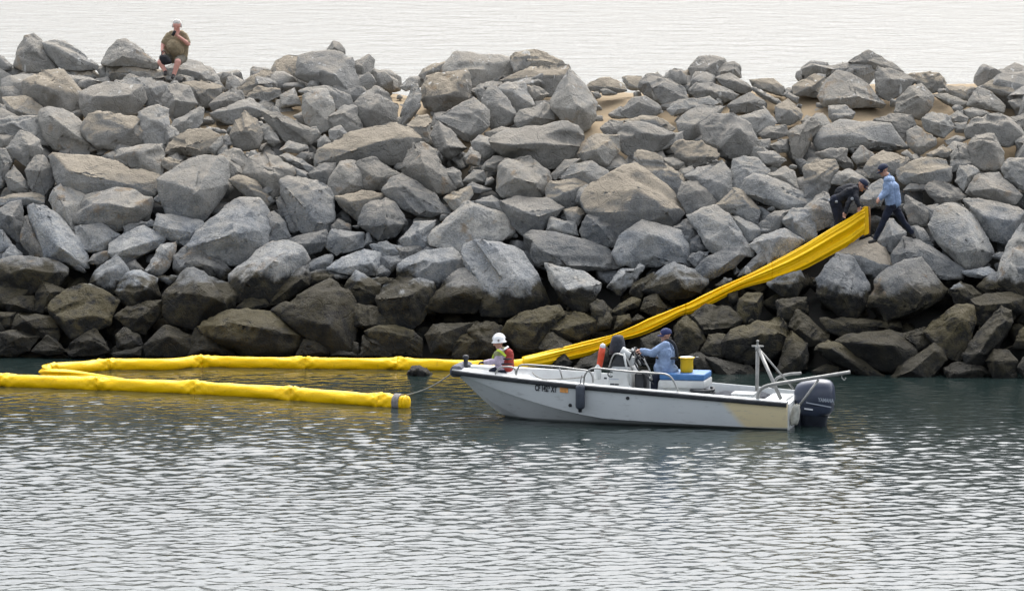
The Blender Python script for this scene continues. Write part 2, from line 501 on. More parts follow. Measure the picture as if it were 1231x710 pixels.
# Surveyed boulders: origin of the survey sheet, then one boulder per line as
# [flags:]outline|ridge points, in sheet units (4.924 to a photograph pixel). t = sandy top, o = olive weed
SHEETS = [
((0, 35), """-10,160 25,170 70,215 60,240 0,255
85,215 115,150 120,110 150,50 185,33 225,55 260,95 300,170 355,240 250,250 150,240|165,130 200,120
262,85 330,70 400,80 450,120 510,165 580,215 560,240 480,225 380,235 330,180 290,150|400,150 330,110
0,260 60,235 125,222 220,250 160,310 60,345 10,320|100,290
t:150,310 250,250 370,255 440,320 490,400 500,480 430,495 240,455 155,390|170,312 265,345 380,285
t:395,240 450,225 540,218 590,285 590,320 490,355 430,310|470,265 555,280
565,225 630,215 640,285 595,290
607,205 640,140 700,75 745,72 800,100 860,145 925,200 920,230 800,200 650,210|720,160 800,120
t:632,190 720,178 790,183 850,220 960,245 1050,320 1010,335 870,285 700,290 640,295|660,255 850,255
700,310 800,290 880,292 1005,335 960,400 950,450 870,455 855,370 760,330|900,350
990,340 1060,335 1110,350 1160,440 1110,490 1020,540 975,470 960,400|1040,420
985,230 1040,200 1100,180 1180,195 1240,230 1285,280 1290,330 1200,330 1060,330 1030,280|1120,240 1200,270
t:1090,330 1150,315 1240,300 1312,345 1280,440 1240,455 1180,460 1150,420|1180,390 1240,360
480,390 560,345 640,325 740,330 830,340 865,390 855,430 800,500 740,495 600,490 530,520 490,460|650,400 760,390 570,400
t:490,600 540,510 640,495 760,520 850,545 845,620 830,680 720,690 700,709 600,709 540,660|660,505 800,590
820,500 870,475 930,455 960,475 995,480 990,560 975,700 890,690 850,670 840,590 855,530|900,540 960,560
1010,590 1040,540 1180,465 1205,470 1195,560 1150,600 1050,620|1100,540
980,560 1050,600 1060,640 1000,690 970,680
240,490 270,460 370,475 430,500 490,565 480,610 560,709 330,709 260,620 235,560|370,570 310,520
t:10,400 80,395 170,400 240,460 230,520 70,525 30,450|90,480
-10,440 30,450 65,520 0,540
-10,545 60,525 230,525 240,600 290,690 250,680 170,620 100,610 0,610|80,560
40,709 120,612 180,630 245,675 240,730 160,810 100,780|170,690
-10,630 80,635 70,680 40,709 -10,709
0,345 60,350 80,390 0,395
80,370 140,340 150,395 90,395
t:1000,690 1040,640 1110,600 1230,600 1290,640 1240,730 1130,750 990,730|1080,690"""),
((0, 175), """680,70 700,20 760,5 850,0 930,0 960,40 955,180 830,140 690,95|770,45 880,30
-10,20 30,30 70,100 10,235 -10,235|20,110
30,190 80,120 160,220 170,270 60,270
155,150 200,110 215,60 260,70 310,130 325,190 270,310 250,300 190,260|235,150
t:325,75 345,60 560,75 680,95 830,150 940,190 945,250 900,290 800,270 700,255 520,295 400,285 380,265 340,180|410,150 420,215 620,225 800,240
t:960,120 975,75 1100,90 1090,105 1000,150
945,200 1010,160 1100,110 1180,70 1290,60 1350,130 1340,230 1260,360 1190,430 1080,420 1000,400 955,330|1100,150 1160,270 1000,220
t:-10,310 60,290 200,275 260,300 265,340 180,350 130,335 0,355|150,310
-10,390 60,345 120,335 135,400 135,500 110,560 60,520 0,480|70,420
170,375 210,355 280,370 370,450 460,560 500,640 510,709 400,720 280,680 240,580 180,450|370,620 300,430
-10,495 20,500 70,575 60,600 0,625
10,680 20,640 70,595 125,640 120,670 60,690
150,430 180,430 240,570 275,680 200,665 120,560
295,330 320,260 370,235 510,310 450,400 440,540 390,490 330,410|380,360
445,420 520,300 690,255 770,265 880,310 890,340 870,430 800,460 700,500 600,465 460,450|520,345 640,345 790,370 830,315
455,480 600,470 700,530 660,590 600,620 500,620 450,560|630,560 640,500
740,480 830,450 900,440 905,475 830,480 750,510
655,580 730,520 840,480 970,545 960,580 820,650 740,690 700,680 655,640|730,620
925,470 945,405 1050,420 1190,455 1200,480 1140,540 1110,600 1040,570 930,520|1010,500 1120,520
905,320 960,270 950,345
880,709 940,590 1035,575 1040,620 990,720 930,775 860,740|980,610 930,700
1030,650 1100,600 1160,620 1140,690 1130,740 1060,770 1030,730
1135,545 1190,490 1250,470 1270,600 1170,620
510,690 560,640 650,620 650,660 590,709"""),
((0, 305), """-20,60 60,28 180,25 320,45 400,100 340,190 250,150 200,240 110,225 50,160 -20,150|60,120 330,110 150,90
520,185 600,70 690,15 715,60 755,110 700,200 660,245 560,200|710,70 640,110
730,65 800,35 850,95 760,130
690,220 760,120 850,110 930,150 940,250 890,300 780,310 720,270|860,200 830,140
930,140 1050,130 1060,150 1000,190
980,240 1060,165 1110,95 1150,95 1240,150 1332,180 1382,250 1382,320 1282,370 1182,410 1150,430 1030,400 985,350|1080,230 1170,190 1250,260
-10,190 50,180 110,230 20,290 -10,290
20,290 100,235 200,250 200,340 60,345
205,330 215,250 240,155 310,180 390,220 300,310 250,350|290,230
o:290,310 400,210 470,185 540,195 690,275 640,410 560,405 490,440 430,490 370,430|380,400 520,370 640,380
690,370 760,310 850,310 960,270 980,280 880,400 860,470 760,440|830,380 860,330
-10,350 90,350 70,450 -10,460
75,440 110,350 320,375 345,480 330,520 230,480|150,400
-10,470 100,450 230,490 170,570 100,600 -10,600|110,500
195,575 280,480 340,520 400,580 300,600
385,560 470,500 560,450 620,520 640,575 560,600 430,600|540,510
690,490 740,440 820,480 840,540 760,570 700,550
660,590 840,545 830,605 690,610
860,540 980,430 1060,450 1160,510 1165,590 980,605 870,600|1000,490"""),
((240, 35), """300,235 320,218 380,230 430,255 330,290 300,275
t:230,345 300,290 370,240 430,250 440,290 380,330 260,400 235,380|370,300
t:265,395 350,345 480,355 490,390 400,430 300,410|380,370
t:435,230 450,185 520,155 600,160 590,250 560,290 520,345 430,320 400,290|460,290 560,280
590,280 600,165 680,148 800,145 885,165 910,230 930,300 960,380 920,410 830,365 740,330 650,290|620,250 800,270 850,330
750,140 790,70 830,85 865,135 860,160 780,150|800,110
905,205 1000,160 1030,190 1025,330 980,370 935,310|960,220
1030,240 1100,260 1165,305 1160,350 1080,360 1030,340|1080,290
590,370 650,345 760,340 880,390 895,440 810,470 790,430 700,380|780,370
480,390 560,350 600,450 480,460
615,390 660,370 740,375 800,450 790,570 700,610 630,550 615,460|720,400 660,460
770,520 850,455 930,455 955,590 880,620 800,600|850,500
770,600 830,570 870,620 800,670 770,650
925,450 980,390 1050,345 1110,390 1170,450 1160,540 1090,590 1010,600 930,520|1060,430 1010,480
60,445 110,400 190,350 240,370 265,430 190,470 90,480|150,420
80,500 200,455 300,405 370,450 410,500 330,530 180,555 100,530|280,460
t:180,620 210,540 270,490 340,540 370,630 350,690 260,709 200,690|270,590
35,570 150,600 160,615 90,610
375,490 470,500 560,560 640,590 700,620 640,680 500,660 420,590|450,530 600,590
555,515 600,490 635,500 620,560
620,600 690,580 720,640 650,660
360,580 400,560 470,660 440,690 370,650
t:740,709 870,630 1000,615 1140,558 1240,590 1290,650 1280,720 1190,790 1060,745 940,770 820,780 690,800|900,720 1060,670 1180,640
475,720 530,665 630,690 640,705 590,735
700,660 740,625 775,670 740,709 700,700
40,700 140,620 130,680 90,740
130,660 160,620 190,680 120,720
t:-10,465 20,470 15,540 -10,560"""),
((240, 175), """100,75 190,10 240,20 290,80 270,160 210,130|190,80
80,85 200,80 260,170 190,215 150,150
275,165 300,80 370,40 460,70 545,130 555,165 490,270 430,300 380,220|340,165 450,165 520,140
470,60 520,50 600,80 670,130 640,155 540,110
540,110 640,165 650,200 560,190
640,165 740,105 810,95 800,150 770,220 690,215|740,150
770,200 830,95 910,88 985,150 985,245 880,265 800,300 765,250|830,130 890,230
930,110 1030,65 1090,110 1200,180 1110,230 1090,260 990,245 985,150|1040,190 1080,150
t:185,210 240,185 330,210 400,290 425,330 400,375 340,330 290,310|290,240 380,290
490,220 520,185 640,205 760,230 790,310 790,440 760,500 660,515 600,490 550,400 500,280|560,300 720,260 700,460
455,330 490,295 540,400 580,490 540,500 470,400
-60,600 0,500 90,430 140,380 230,320 340,330 390,400 400,500 380,590 280,690 190,690 80,600|200,420 350,510 200,520
390,420 440,390 500,450 530,540 460,580 390,570|470,470
t:810,305 960,275 1090,300 970,400 950,450 860,380|880,330
945,465 990,350 1090,310 1150,350 1220,460 1150,540 1060,560 1000,510|1010,480 1110,470 1100,360
775,480 820,440 890,470 890,500 780,510
760,540 775,495 870,500 970,520 960,600 860,620 810,645 765,600|860,540
480,570 600,530 740,510 755,570 720,620 640,660 560,640|640,580
970,600 1020,570 1000,520 985,525
1020,590 1100,565 1200,600 1240,620 1200,650 1080,660"""),
((240, 305), """-110,20 0,-30 80,5 150,60 185,115 120,155 0,110 -110,90|60,70
195,120 270,50 330,0 430,-60 520,-75 620,-10 630,40 570,120 500,210 430,280 330,250 280,240 215,270|330,110 480,30 270,170
590,110 650,50 740,10 785,10 780,60 740,105 640,115
560,110 640,60 650,150 640,190 580,215 480,290 410,300 500,200|600,150
650,110 720,95 870,130 880,150 800,160 700,190 655,180
760,90 850,20 970,-20 1060,0 1070,60 1040,130 990,130 930,90 880,120 800,105|920,60 1010,60
1075,20 1180,10 1240,40 1130,105 1080,70
1040,100 1080,65 1125,110 1110,135 1045,135
860,200 925,110 1000,150 1065,190 1060,260 970,330 950,310 900,230|955,190 1000,190
1015,150 1100,140 1160,145 1100,190 1060,205
450,340 530,290 650,240 780,155 850,200 900,290 910,420 900,580 790,590 720,500 600,450 540,400|650,255 770,420 720,240
215,320 290,255 390,265 420,310 300,350
o:0,430 110,370 200,340 340,345 470,370 560,430 625,510 560,590 400,600 250,590 100,510 30,470|150,420 400,440 480,560 200,520
-60,600 -20,440 40,460 180,560 200,600
570,600 620,510 680,500 760,560 760,600
780,600 830,570 920,590 930,605
960,560 975,485 1060,500 1130,560 1130,600 950,605|1020,520
o:980,460 1050,435 1150,430 1240,450 1300,500 1310,600 1130,590 1070,490|1150,470
110,350 200,325 210,345 130,365
910,300 1050,320 1150,380 1200,440 1000,440 920,430
905,520 945,525 940,590 910,590"""),
((480, 50), """t:118,200 140,160 200,130 310,110 260,170 150,220
0,265 60,215 140,215 150,260 40,290
250,190 330,110 340,75 430,68 500,90 590,100 680,110 690,190 640,230 560,260 420,270 410,210 340,170|430,150 590,130 430,190
t:668,90 700,65 800,52 870,70 950,110 970,135 880,140 800,165 690,180|740,95 830,110
t:610,230 700,190 790,155 880,150 990,140 1000,200 940,310 880,320 850,260 740,240|760,240 930,200 850,200
905,340 960,250 1000,160 1060,220 1070,300 1120,330 1165,360 1150,430 1110,500 1060,530 960,450 910,390|1000,290 1060,400
t:140,280 170,210 380,175 410,215 420,330 330,370 240,425 180,390 135,345|150,320 270,325 390,280 380,200
15,430 70,260 100,240 130,310 130,360 60,450 20,480|80,330
t:40,500 100,450 160,438 190,470 185,600 100,580 50,540|160,505 60,500
420,290 480,255 530,270 510,350 470,350
500,350 530,290 570,270 630,340 695,440 680,470 560,515 520,480 530,400|590,380
590,280 640,240 740,245 780,340 790,380 700,420 640,350|680,300
750,250 800,255 880,310 800,370 770,330
230,455 340,390 440,340 520,405 520,490 410,590 330,540|410,560 470,430
195,560 230,480 330,550 400,630 300,690 240,650|290,620
685,480 720,420 850,365 910,390 910,460 840,500 720,515|800,450
505,540 600,505 690,520 600,570 530,570
540,590 650,540 800,510 980,490 1060,520 1090,590 1040,650 1000,700 950,740 870,745 800,705 660,690 600,650|800,570 900,600 640,610
425,590 470,555 530,570 590,640 510,690 440,640|500,600
t:1055,660 1090,600 1160,555 1290,560 1300,640 1230,735 1100,710|1160,640
1140,300 1180,300 1195,330 1160,340"""),
((480, 175), """20,140 60,30 90,-10 130,-20 200,30 245,110 250,150 320,240 230,290 150,230 50,190|140,100 170,180
-90,270 -40,205 20,185 100,220 210,290 290,395 180,420 100,405 20,360 -30,320|100,385 -20,240
265,150 320,130 360,145 375,235 330,245
375,210 440,150 500,150 515,210 430,220
395,250 430,220 540,260 480,280 430,280
t:265,310 300,280 420,240 430,290 390,350 320,380|320,320
390,70 425,15 490,60 470,115 400,105
490,120 560,60 650,80 580,150 500,145
580,200 600,110 650,80 760,65 880,160 890,210 860,310 760,330 620,300 585,260|680,190 800,220
890,180 960,130 980,90 1070,80 1000,150 930,200
950,190 1030,120 1140,95 1230,150 1215,230 1170,250 1090,200|1090,150
t:870,260 900,215 1030,205 1110,235 1050,270 1060,330 1000,370 880,330|980,280
1045,320 1060,260 1110,235 1175,265 1165,370 1110,395|1100,300
t:970,380 1060,360 1100,400 1060,470 1000,440
600,330 700,310 860,320 960,370 890,430 830,500 740,530 670,480 640,400|720,390 830,420
440,330 550,300 600,330 620,400 540,370
190,510 300,430 400,340 460,350 600,420 665,520 600,545 470,560 390,640 290,610 200,580|340,440 470,550 440,360
10,560 90,460 210,450 190,500 180,590 130,610 40,600|110,510
-20,600 120,600 130,640 60,680 -20,680
130,620 170,600 260,620 200,650 130,650
875,500 900,425 1040,450 1060,530 960,520
750,545 800,510 950,525 1080,560 1200,600 1330,690 1250,725 1080,740 850,730 800,690 770,620|800,600 1000,690
1070,500 1110,420 1190,410 1240,460 1310,510 1280,600 1200,590 1110,550|1180,470"""),
((480, 305), """390,0 410,-50 500,-70 600,-50 720,0 800,120 865,280 820,320 600,350 500,340 450,100 400,60|720,170 620,0
0,70 60,20 130,-10 300,-20 385,30 380,80 280,130 210,230 200,170 100,130 0,140|150,60 300,40
200,240 260,180 330,110 400,95 520,150 600,220 560,280 510,310 440,350 220,330 180,310|250,220 370,220 500,280 480,170
-130,270 -80,190 0,140 110,140 190,180 200,260 140,300 130,400 70,440 -20,420 -100,380|50,250 -60,260 130,320
880,70 970,100 1090,115 1190,175 1180,220 1100,330 1030,320 950,250 900,160|1130,190 1000,220
o:650,400 720,350 930,318 960,370 880,440 830,500 820,570 700,570 620,470|640,410 860,405 820,480
o:890,440 980,345 1060,340 1160,390 1165,440 1060,500 980,510 920,480|930,450 1150,400
1130,300 1200,275 1260,340 1231,420 1160,440
420,460 450,410 560,400 600,440 560,600 490,600
o:320,600 330,490 480,465 490,500 470,610 330,615|460,510 340,510
160,480 210,420 430,410 400,470 330,500 320,590 200,580
910,640 980,600 1010,640 990,690 900,680
820,560 900,470 980,520 1060,560 960,620
1080,620 1231,560 1231,700 1000,709"""),
((720, 60), """t:0,170 60,165 130,200 155,240 60,260 0,250 -80,220|60,220
0,230 50,220 105,260 20,270
t:140,165 170,148 250,155 250,240 170,230 160,190
245,200 280,150 350,140 400,180 500,230 515,290 440,320 370,320 260,250|360,210 300,210
t:435,180 470,140 540,118 550,180 500,205 450,200
485,210 545,190 555,225 520,250
540,110 600,50 690,40 750,55 750,85 700,110 690,170 600,200 560,190|640,110 690,70
690,130 750,80 800,70 835,100 840,160 780,150 700,180
690,170 780,140 860,180 910,230 870,260 800,240 740,210|810,190
545,250 590,205 660,195 700,220 820,265 790,300 720,310 600,290|650,240 690,240
t:900,180 1030,172 1055,210 1085,220 1090,270 1000,250 920,230
900,220 960,240 1080,310 1060,320 980,290
765,330 830,290 900,255 990,320 980,350 870,375 800,370|880,310
120,370 200,290 260,272 340,320 375,360 320,390 180,400|230,310
60,385 130,330 180,370 170,400 80,400
410,350 480,300 560,310 640,285 720,320 600,340 520,350 440,390
460,420 540,350 620,325 740,340 640,410 610,470 590,530 530,540 480,470|560,450 600,400
615,450 690,390 800,385 890,450 930,540 930,580 830,640 770,640 720,620 690,560 630,530|720,580 830,470
810,400 890,380 990,360 1050,430 1000,460 930,520 900,450|960,400
t:1050,340 1120,300 1195,350 1200,400 1130,440 1060,430|1120,360
t:150,420 260,395 350,400 440,460 420,480 300,445 180,435
10,460 60,410 150,420 110,500 60,525
120,570 130,470 180,435 290,450 440,495 420,560 340,610 180,625|150,520 230,490 400,510
t:440,590 480,550 600,545 690,590 710,640 640,670 540,690 480,640|520,640 660,630
950,500 1000,455 1100,450 1130,500 1040,530 980,530
1010,560 1120,530 1130,600 1060,610
940,610 1030,600 1110,650 1050,690 980,670
1130,490 1260,394 1305,448 1201,635 1157,640|1190,500
t:1152,212 1275,148 1364,167 1334,278 1157,264|1250,220
370,590 440,500 500,480 500,540 440,570
930,540 1010,530 1020,600 940,600
1090,270 1110,245 1180,280 1170,310"""),
((720, 190), """340,0 430,0 505,30 470,70 400,60
t:200,-30 260,-40 340,-20 450,70 500,110 490,190 440,210 330,120 250,60|330,110 480,110
790,70 800,10 860,-10 930,0 1000,70 990,105 900,95 850,180 790,180|880,80
520,110 600,50 720,10 770,90 780,130 770,230 720,265 670,230 640,160|560,100 740,160
t:-100,220 0,160 70,90 160,80 220,50 270,90 350,180 510,280 515,330 430,410 330,375 230,370 180,430 120,440 60,380 0,320 -60,310|90,320 240,360 430,320 230,180
485,70 550,45 565,75 520,120 490,110
470,230 500,150 590,140 660,200 690,280 600,300 540,345|580,190 580,300
t:700,280 770,240 800,190 860,200 900,260 940,310 930,380 850,350 760,320
850,205 880,130 930,95 1080,140 1200,200 1260,260 1231,290 1150,300 1090,300 950,250|930,225 1100,275 960,140
1000,100 1100,50 1150,80 1175,180 1080,150|1080,100
540,350 600,340 690,290 760,340 810,430 900,540 900,570 840,570 770,500 680,555 640,520 610,420|650,500 760,400
780,340 830,345 970,430 900,490 870,490 820,420|880,420
440,410 530,355 600,370 590,440 520,520 500,470|550,420
530,480 600,450 640,540 540,560
90,560 140,460 220,430 260,380 340,400 470,440 510,510 525,630 440,600 380,590 270,640 230,640 130,620|330,590 480,520 300,450
570,670 640,600 740,535 830,535 860,580 800,640 680,709 600,709|720,650 830,570
520,600 560,560 650,555 580,640
890,510 970,460 1100,420 1190,480 1200,500 1000,620 960,560|1060,470
950,390 1040,320 1130,310 1100,360 1060,430 980,450
1090,370 1150,300 1231,290 1290,330 1280,470 1220,490 1150,440|1150,370
820,700 890,620 960,550 990,620 900,680"""),
((720, 320), """60,120 120,20 200,-10 270,0 250,40 180,110 130,165|150,40
270,140 330,60 400,5 440,-10 520,10 640,90 600,160 500,190 420,190 380,170 300,160|470,70 350,160 500,140
185,160 200,100 320,40 330,60 270,130 250,180
-10,200 30,215 80,310 60,360 -10,380
o:80,270 120,220 190,185 250,190 230,240 140,290
240,260 270,190 340,155 400,250 340,290|330,230
o:90,370 110,290 180,290 190,330 120,380
180,330 230,280 270,310 220,330
690,110 740,70 785,75 770,110 710,130
770,160 820,145 830,210 800,230 770,200
o:830,200 870,165 970,160 975,230 940,310 870,330 830,290|930,220
1000,100 1090,60 1190,30 1215,80 1170,180 1090,180 1040,140|1130,110
550,290 640,230 760,240 840,310 820,350 740,390 620,400|620,370 760,360
o:450,420 470,330 520,290 600,380 630,440 560,510 470,520|520,360
1060,210 1110,195 1231,195 1231,260 1140,330 1060,310|1120,240
o:745,450 800,380 960,320 1060,310 1125,365 1110,420 1080,500 960,580 860,570 760,530|760,440 960,410 1100,385
o:600,500 650,410 740,410 740,540 650,540
640,545 700,540 900,590 940,680 750,680
520,540 590,500 650,550 700,640 660,680 560,600
o:1060,620 1100,460 1140,390 1231,460 1231,600 1150,650|1180,540
1125,370 1180,265 1260,320 1370,410 1340,450 1240,470
640,660 750,660 760,709 630,709
250,430 360,390 420,430 380,560 280,560"""),
((981, 55), """195,100 260,55 315,33 375,85 440,100 510,150 480,160 380,120 250,110|320,90
5,165 30,140 200,100 330,85 370,100 355,170 300,230 230,180 130,165 60,190|300,130
30,300 60,230 130,160 200,170 300,230 390,340 370,360 200,360 60,350|60,320 250,300
350,200 360,120 430,140 510,165 580,210 500,290 430,320 370,290|440,200
465,390 480,320 560,250 620,235 690,300 680,360 620,430 530,410|600,300
t:520,170 600,165 720,165 760,200 770,250 680,280 620,220
690,290 760,280 850,330 900,340 850,380 770,345
t:770,240 850,235 930,250 900,330 840,310 780,280
905,350 930,270 970,245 1040,280 1110,350 1100,390 1000,370|960,330
t:1000,240 1060,205 1190,195 1250,210 1250,330 1180,330 1100,290 1050,270|1150,280
1140,330 1250,300 1250,380 1180,380
80,360 170,355 230,390 220,430 110,455 80,420
-60,450 0,400 40,400 80,470 50,500 0,520
0,560 60,480 150,440 280,450 420,470 520,600 480,610 300,600 170,590 30,610|160,520 370,570 190,500
345,440 450,405 560,410 585,470 520,570 470,500 400,465|450,450
545,510 600,480 720,550 700,590 610,640 550,590|600,600
630,430 680,400 790,420 815,480 750,540 660,500|720,460
870,380 930,365 1030,395 980,430 900,430
820,460 890,455 890,510 830,510
t:790,420 840,390 900,430 890,455 810,455
890,500 930,440 1090,400 1140,420 1231,550 1130,590 1040,540 900,540|940,460 1140,460
1150,430 1250,390 1250,520 1200,500
900,590 940,530 1050,530 1110,640 1090,720 990,740 930,709|970,560 1040,580
760,560 830,535 900,550 850,580 780,585
t:660,640 750,590 800,620 780,660 690,670
800,650 840,590 890,580 920,680 920,740 800,720
510,640 540,620 600,670 580,680
215,660 270,590 320,630 310,690 240,700
10,640 100,610 180,610 180,690 100,690"""),
((981, 190), """t:290,60 330,0 400,-40 520,-10 550,20 480,90 380,120 310,110|400,30
t:-60,60 0,20 100,20 130,60 90,130 60,200 0,240 -60,230|30,100
100,150 110,100 200,65 280,110 320,150 310,190 200,150|200,110
270,240 330,160 400,120 420,200 380,280 300,290
-100,330 0,230 60,200 110,330 60,400 0,430 -80,430|0,300
t:480,80 560,30 660,0 760,10 790,50 780,130 700,150 540,150 500,130|620,90 760,70
510,190 560,155 650,160 650,190 540,200
655,180 700,140 790,150 890,215 870,240 780,265 730,260 680,220|740,230
825,130 850,50 900,45 960,80 900,180 870,200|900,110
800,20 870,0 920,30 850,60 800,90
890,200 960,100 1080,95 1140,160 1210,220 1170,270 1080,265 960,240|1050,180 1040,240
1100,50 1150,0 1250,10 1250,190 1180,170 1120,110
880,250 920,240 1080,270 1180,290 1231,330 1200,390 1150,510 1040,470 960,380 900,300|1000,350 1190,380
680,400 720,310 780,265 880,285 940,360 1000,460 1045,560 960,640 900,660 830,600 720,480|830,560 940,540 900,380
520,300 530,220 640,280 660,330 650,400 560,390|590,280
640,290 720,270 740,300 680,370
370,490 430,370 460,370 530,440 510,500 440,570 400,540|450,460
460,580 530,470 620,495 720,560 870,660 850,709 730,709 640,670 470,640|530,560 720,690 640,540
580,400 640,420 700,520 680,530 600,480
t:130,560 230,500 320,480 400,540 465,640 400,690 320,690 250,640 160,590|260,570 400,640
1040,580 1100,555 1160,560 1100,610
880,680 1020,640 1080,690 1000,720"""),
((981, 320), """10,80 60,20 130,-60 220,-40 260,40 300,110 300,220 230,300 130,270 20,180|110,90 150,180 210,150
305,215 350,120 390,60 520,-20 610,-30 680,50 760,140 720,190 640,240 590,270 500,290 400,320 350,270|330,215 590,250 640,180 500,60
1075,90 1100,-20 1160,-100 1180,-190 1231,-260 1310,-250 1310,180 1180,160 1130,130|1150,0 1200,-100
800,150 860,95 930,120 1000,165 930,190 900,240 830,220
960,120 1020,50 1080,30 1090,100 1130,150 1010,160
915,200 1010,170 1150,160 1230,190 1231,280 1140,320 960,350 920,260|960,230 1140,220
o:650,390 700,320 830,245 920,240 935,330 900,470 850,550 780,530 770,450|780,430 880,300
880,520 950,400 1090,250 1150,270 1155,340 1080,460 1000,570 890,570|1090,330 960,520
o:1005,560 1050,495 1130,500 1185,560 1180,670 1050,670|1060,560
760,600 840,570 960,585 1020,620 960,670 780,670
o:420,670 500,580 600,520 690,465 750,490 760,560 680,670|700,500 560,620
130,450 200,410 430,380 500,400 600,500 540,580 450,620 330,590 230,520|450,470 300,460
o:0,490 80,440 150,460 260,560 390,650 350,670 250,620 100,560|90,490 220,580
o:-20,620 60,575 130,600 120,640 0,650
30,310 200,310 410,330 420,370 200,410 170,420 80,380|200,340
480,400 640,370 700,440 600,500
o:1170,480 1200,380 1250,340 1250,480
1190,600 1250,500 1250,680"""),
]

def seg_dist(p, a, b):
    ax, ay = a; bx, by = b
    dx, dy = bx - ax, by - ay
    u = max(0, min(1, ((p[0] - ax) * dx + (p[1] - ay) * dy) / (dx * dx + dy * dy + 1e-9)))
    return math.hypot(p[0] - ax - u * dx, p[1] - ay - u * dy)

def poly_area(P):
    return abs(sum(P[i][0] * P[(i + 1) % len(P)][1] - P[(i + 1) % len(P)][0] * P[i][1] for i in range(len(P)))) / 2

def boulder_points(P, inner, rnd, grow=1.12):
    """hull points of a boulder lying on the mound: its rim, the ridges of its front faces and its buried back"""
    cx = sum(p[0] for p in P) / len(P); cy = sum(p[1] for p in P) / len(P)
    P = [(cx + (x - cx) * grow, cy + (y - cy) * grow) for x, y in P]
    area = poly_area(P)
    ybot = max(p[1] for p in P); ytop = min(p[1] for p in P)
    tilt = 0.55
    t0 = on_mound(cx, cy * 0.2 + ybot * 0.8)       # its foot rests on the mound
    mpp = t0 / FPX
    t0 += tilt * 0.8 * (ybot - cy) * mpp
    size = math.sqrt(area) * mpp
    pts = []
    def put(px, py, w):
        pts.append(CAM + ray(px, py) * (t0 + w))
    for x, y in P:
        put(x, y, tilt * (cy - y) * mpp + rnd.uniform(-0.10, 0.10) * size)
    def rim(p): return min(seg_dist(p, P[i], P[(i + 1) % len(P)]) for i in range(len(P))) * mpp
    if not inner:
        hgt = ybot - ytop
        inner = []
        bias = rnd.uniform(-0.12, 0.10) * hgt
        k = rnd.uniform(0.42, 0.62)
        sel = rnd.sample(P, min(len(P), rnd.choice((3, 4))))
        inner = [(cx + (x - cx) * k * rnd.uniform(0.8, 1.15), cy + bias + (y - cy) * k * rnd.uniform(0.75, 1.1)) for x, y in sel]
    for p in inner:
        put(p[0], p[1], tilt * (cy - p[1]) * mpp - rim(p) * rnd.uniform(0.85, 1.25) - 0.10 * size)
    # a second, flatter shoulder so that the outline is an edge of a body, not of a card
    for x, y in P:
        q = (cx + (x - cx) * 0.86, cy + (y - cy) * 0.86)
        put(q[0], q[1], tilt * (cy - q[1]) * mpp - rnd.uniform(-0.06, 0.07) * size)
    for x, y in P:
        q = (cx + (x - cx) * 0.78, cy + (y - cy) * 0.78 + 0.10 * (ybot - ytop))
        put(q[0], q[1], tilt * (cy - q[1]) * mpp + rnd.uniform(0.40, 0.62) * size)
    return pts, size, area

def build_boulders():
    specs = []
    for (ox, oy), text in SHEETS:
        for line in text.strip().splitlines():
            fl = ''
            if ':' in line: fl, line = line.split(':')
            parts = line.split('|')
            conv = lambda s: [(ox + float(a.split(',')[0]) / 4.924, oy + float(a.split(',')[1]) / 4.924) for a in s.split()]
            specs.append((fl, conv(parts[0]), conv(parts[1]) if len(parts) > 1 else []))
    specs.sort(key=lambda s: -poly_area(s[1]))
    rnd = random.Random(5)
    rest = []
    org = Vector((0, 1.8, 0))
    for i, (fl, P, inner) in enumerate(specs):
        pts, size, area = boulder_points(P, inner, rnd)
        if i >= 298:
            rest.append((pts, size)); continue
        base = sum(pts, Vector()) / len(pts)
        me = stone_mesh('boulder', [p - base for p in pts], size, rnd, max(0.055, 0.085 * size), chips=rnd.randint(4, 7), notches=rnd.randint(2, 5))
        o = bpy.data.objects.new('boulder', me)
        o.location = base - org
        o.color = (1.0 if 't' in fl else 0.0, 1.0 if 'o' in fl else rnd.random() * 0.25, rnd.random(), 1)
        link(o, breakwater)
    return rest, rnd

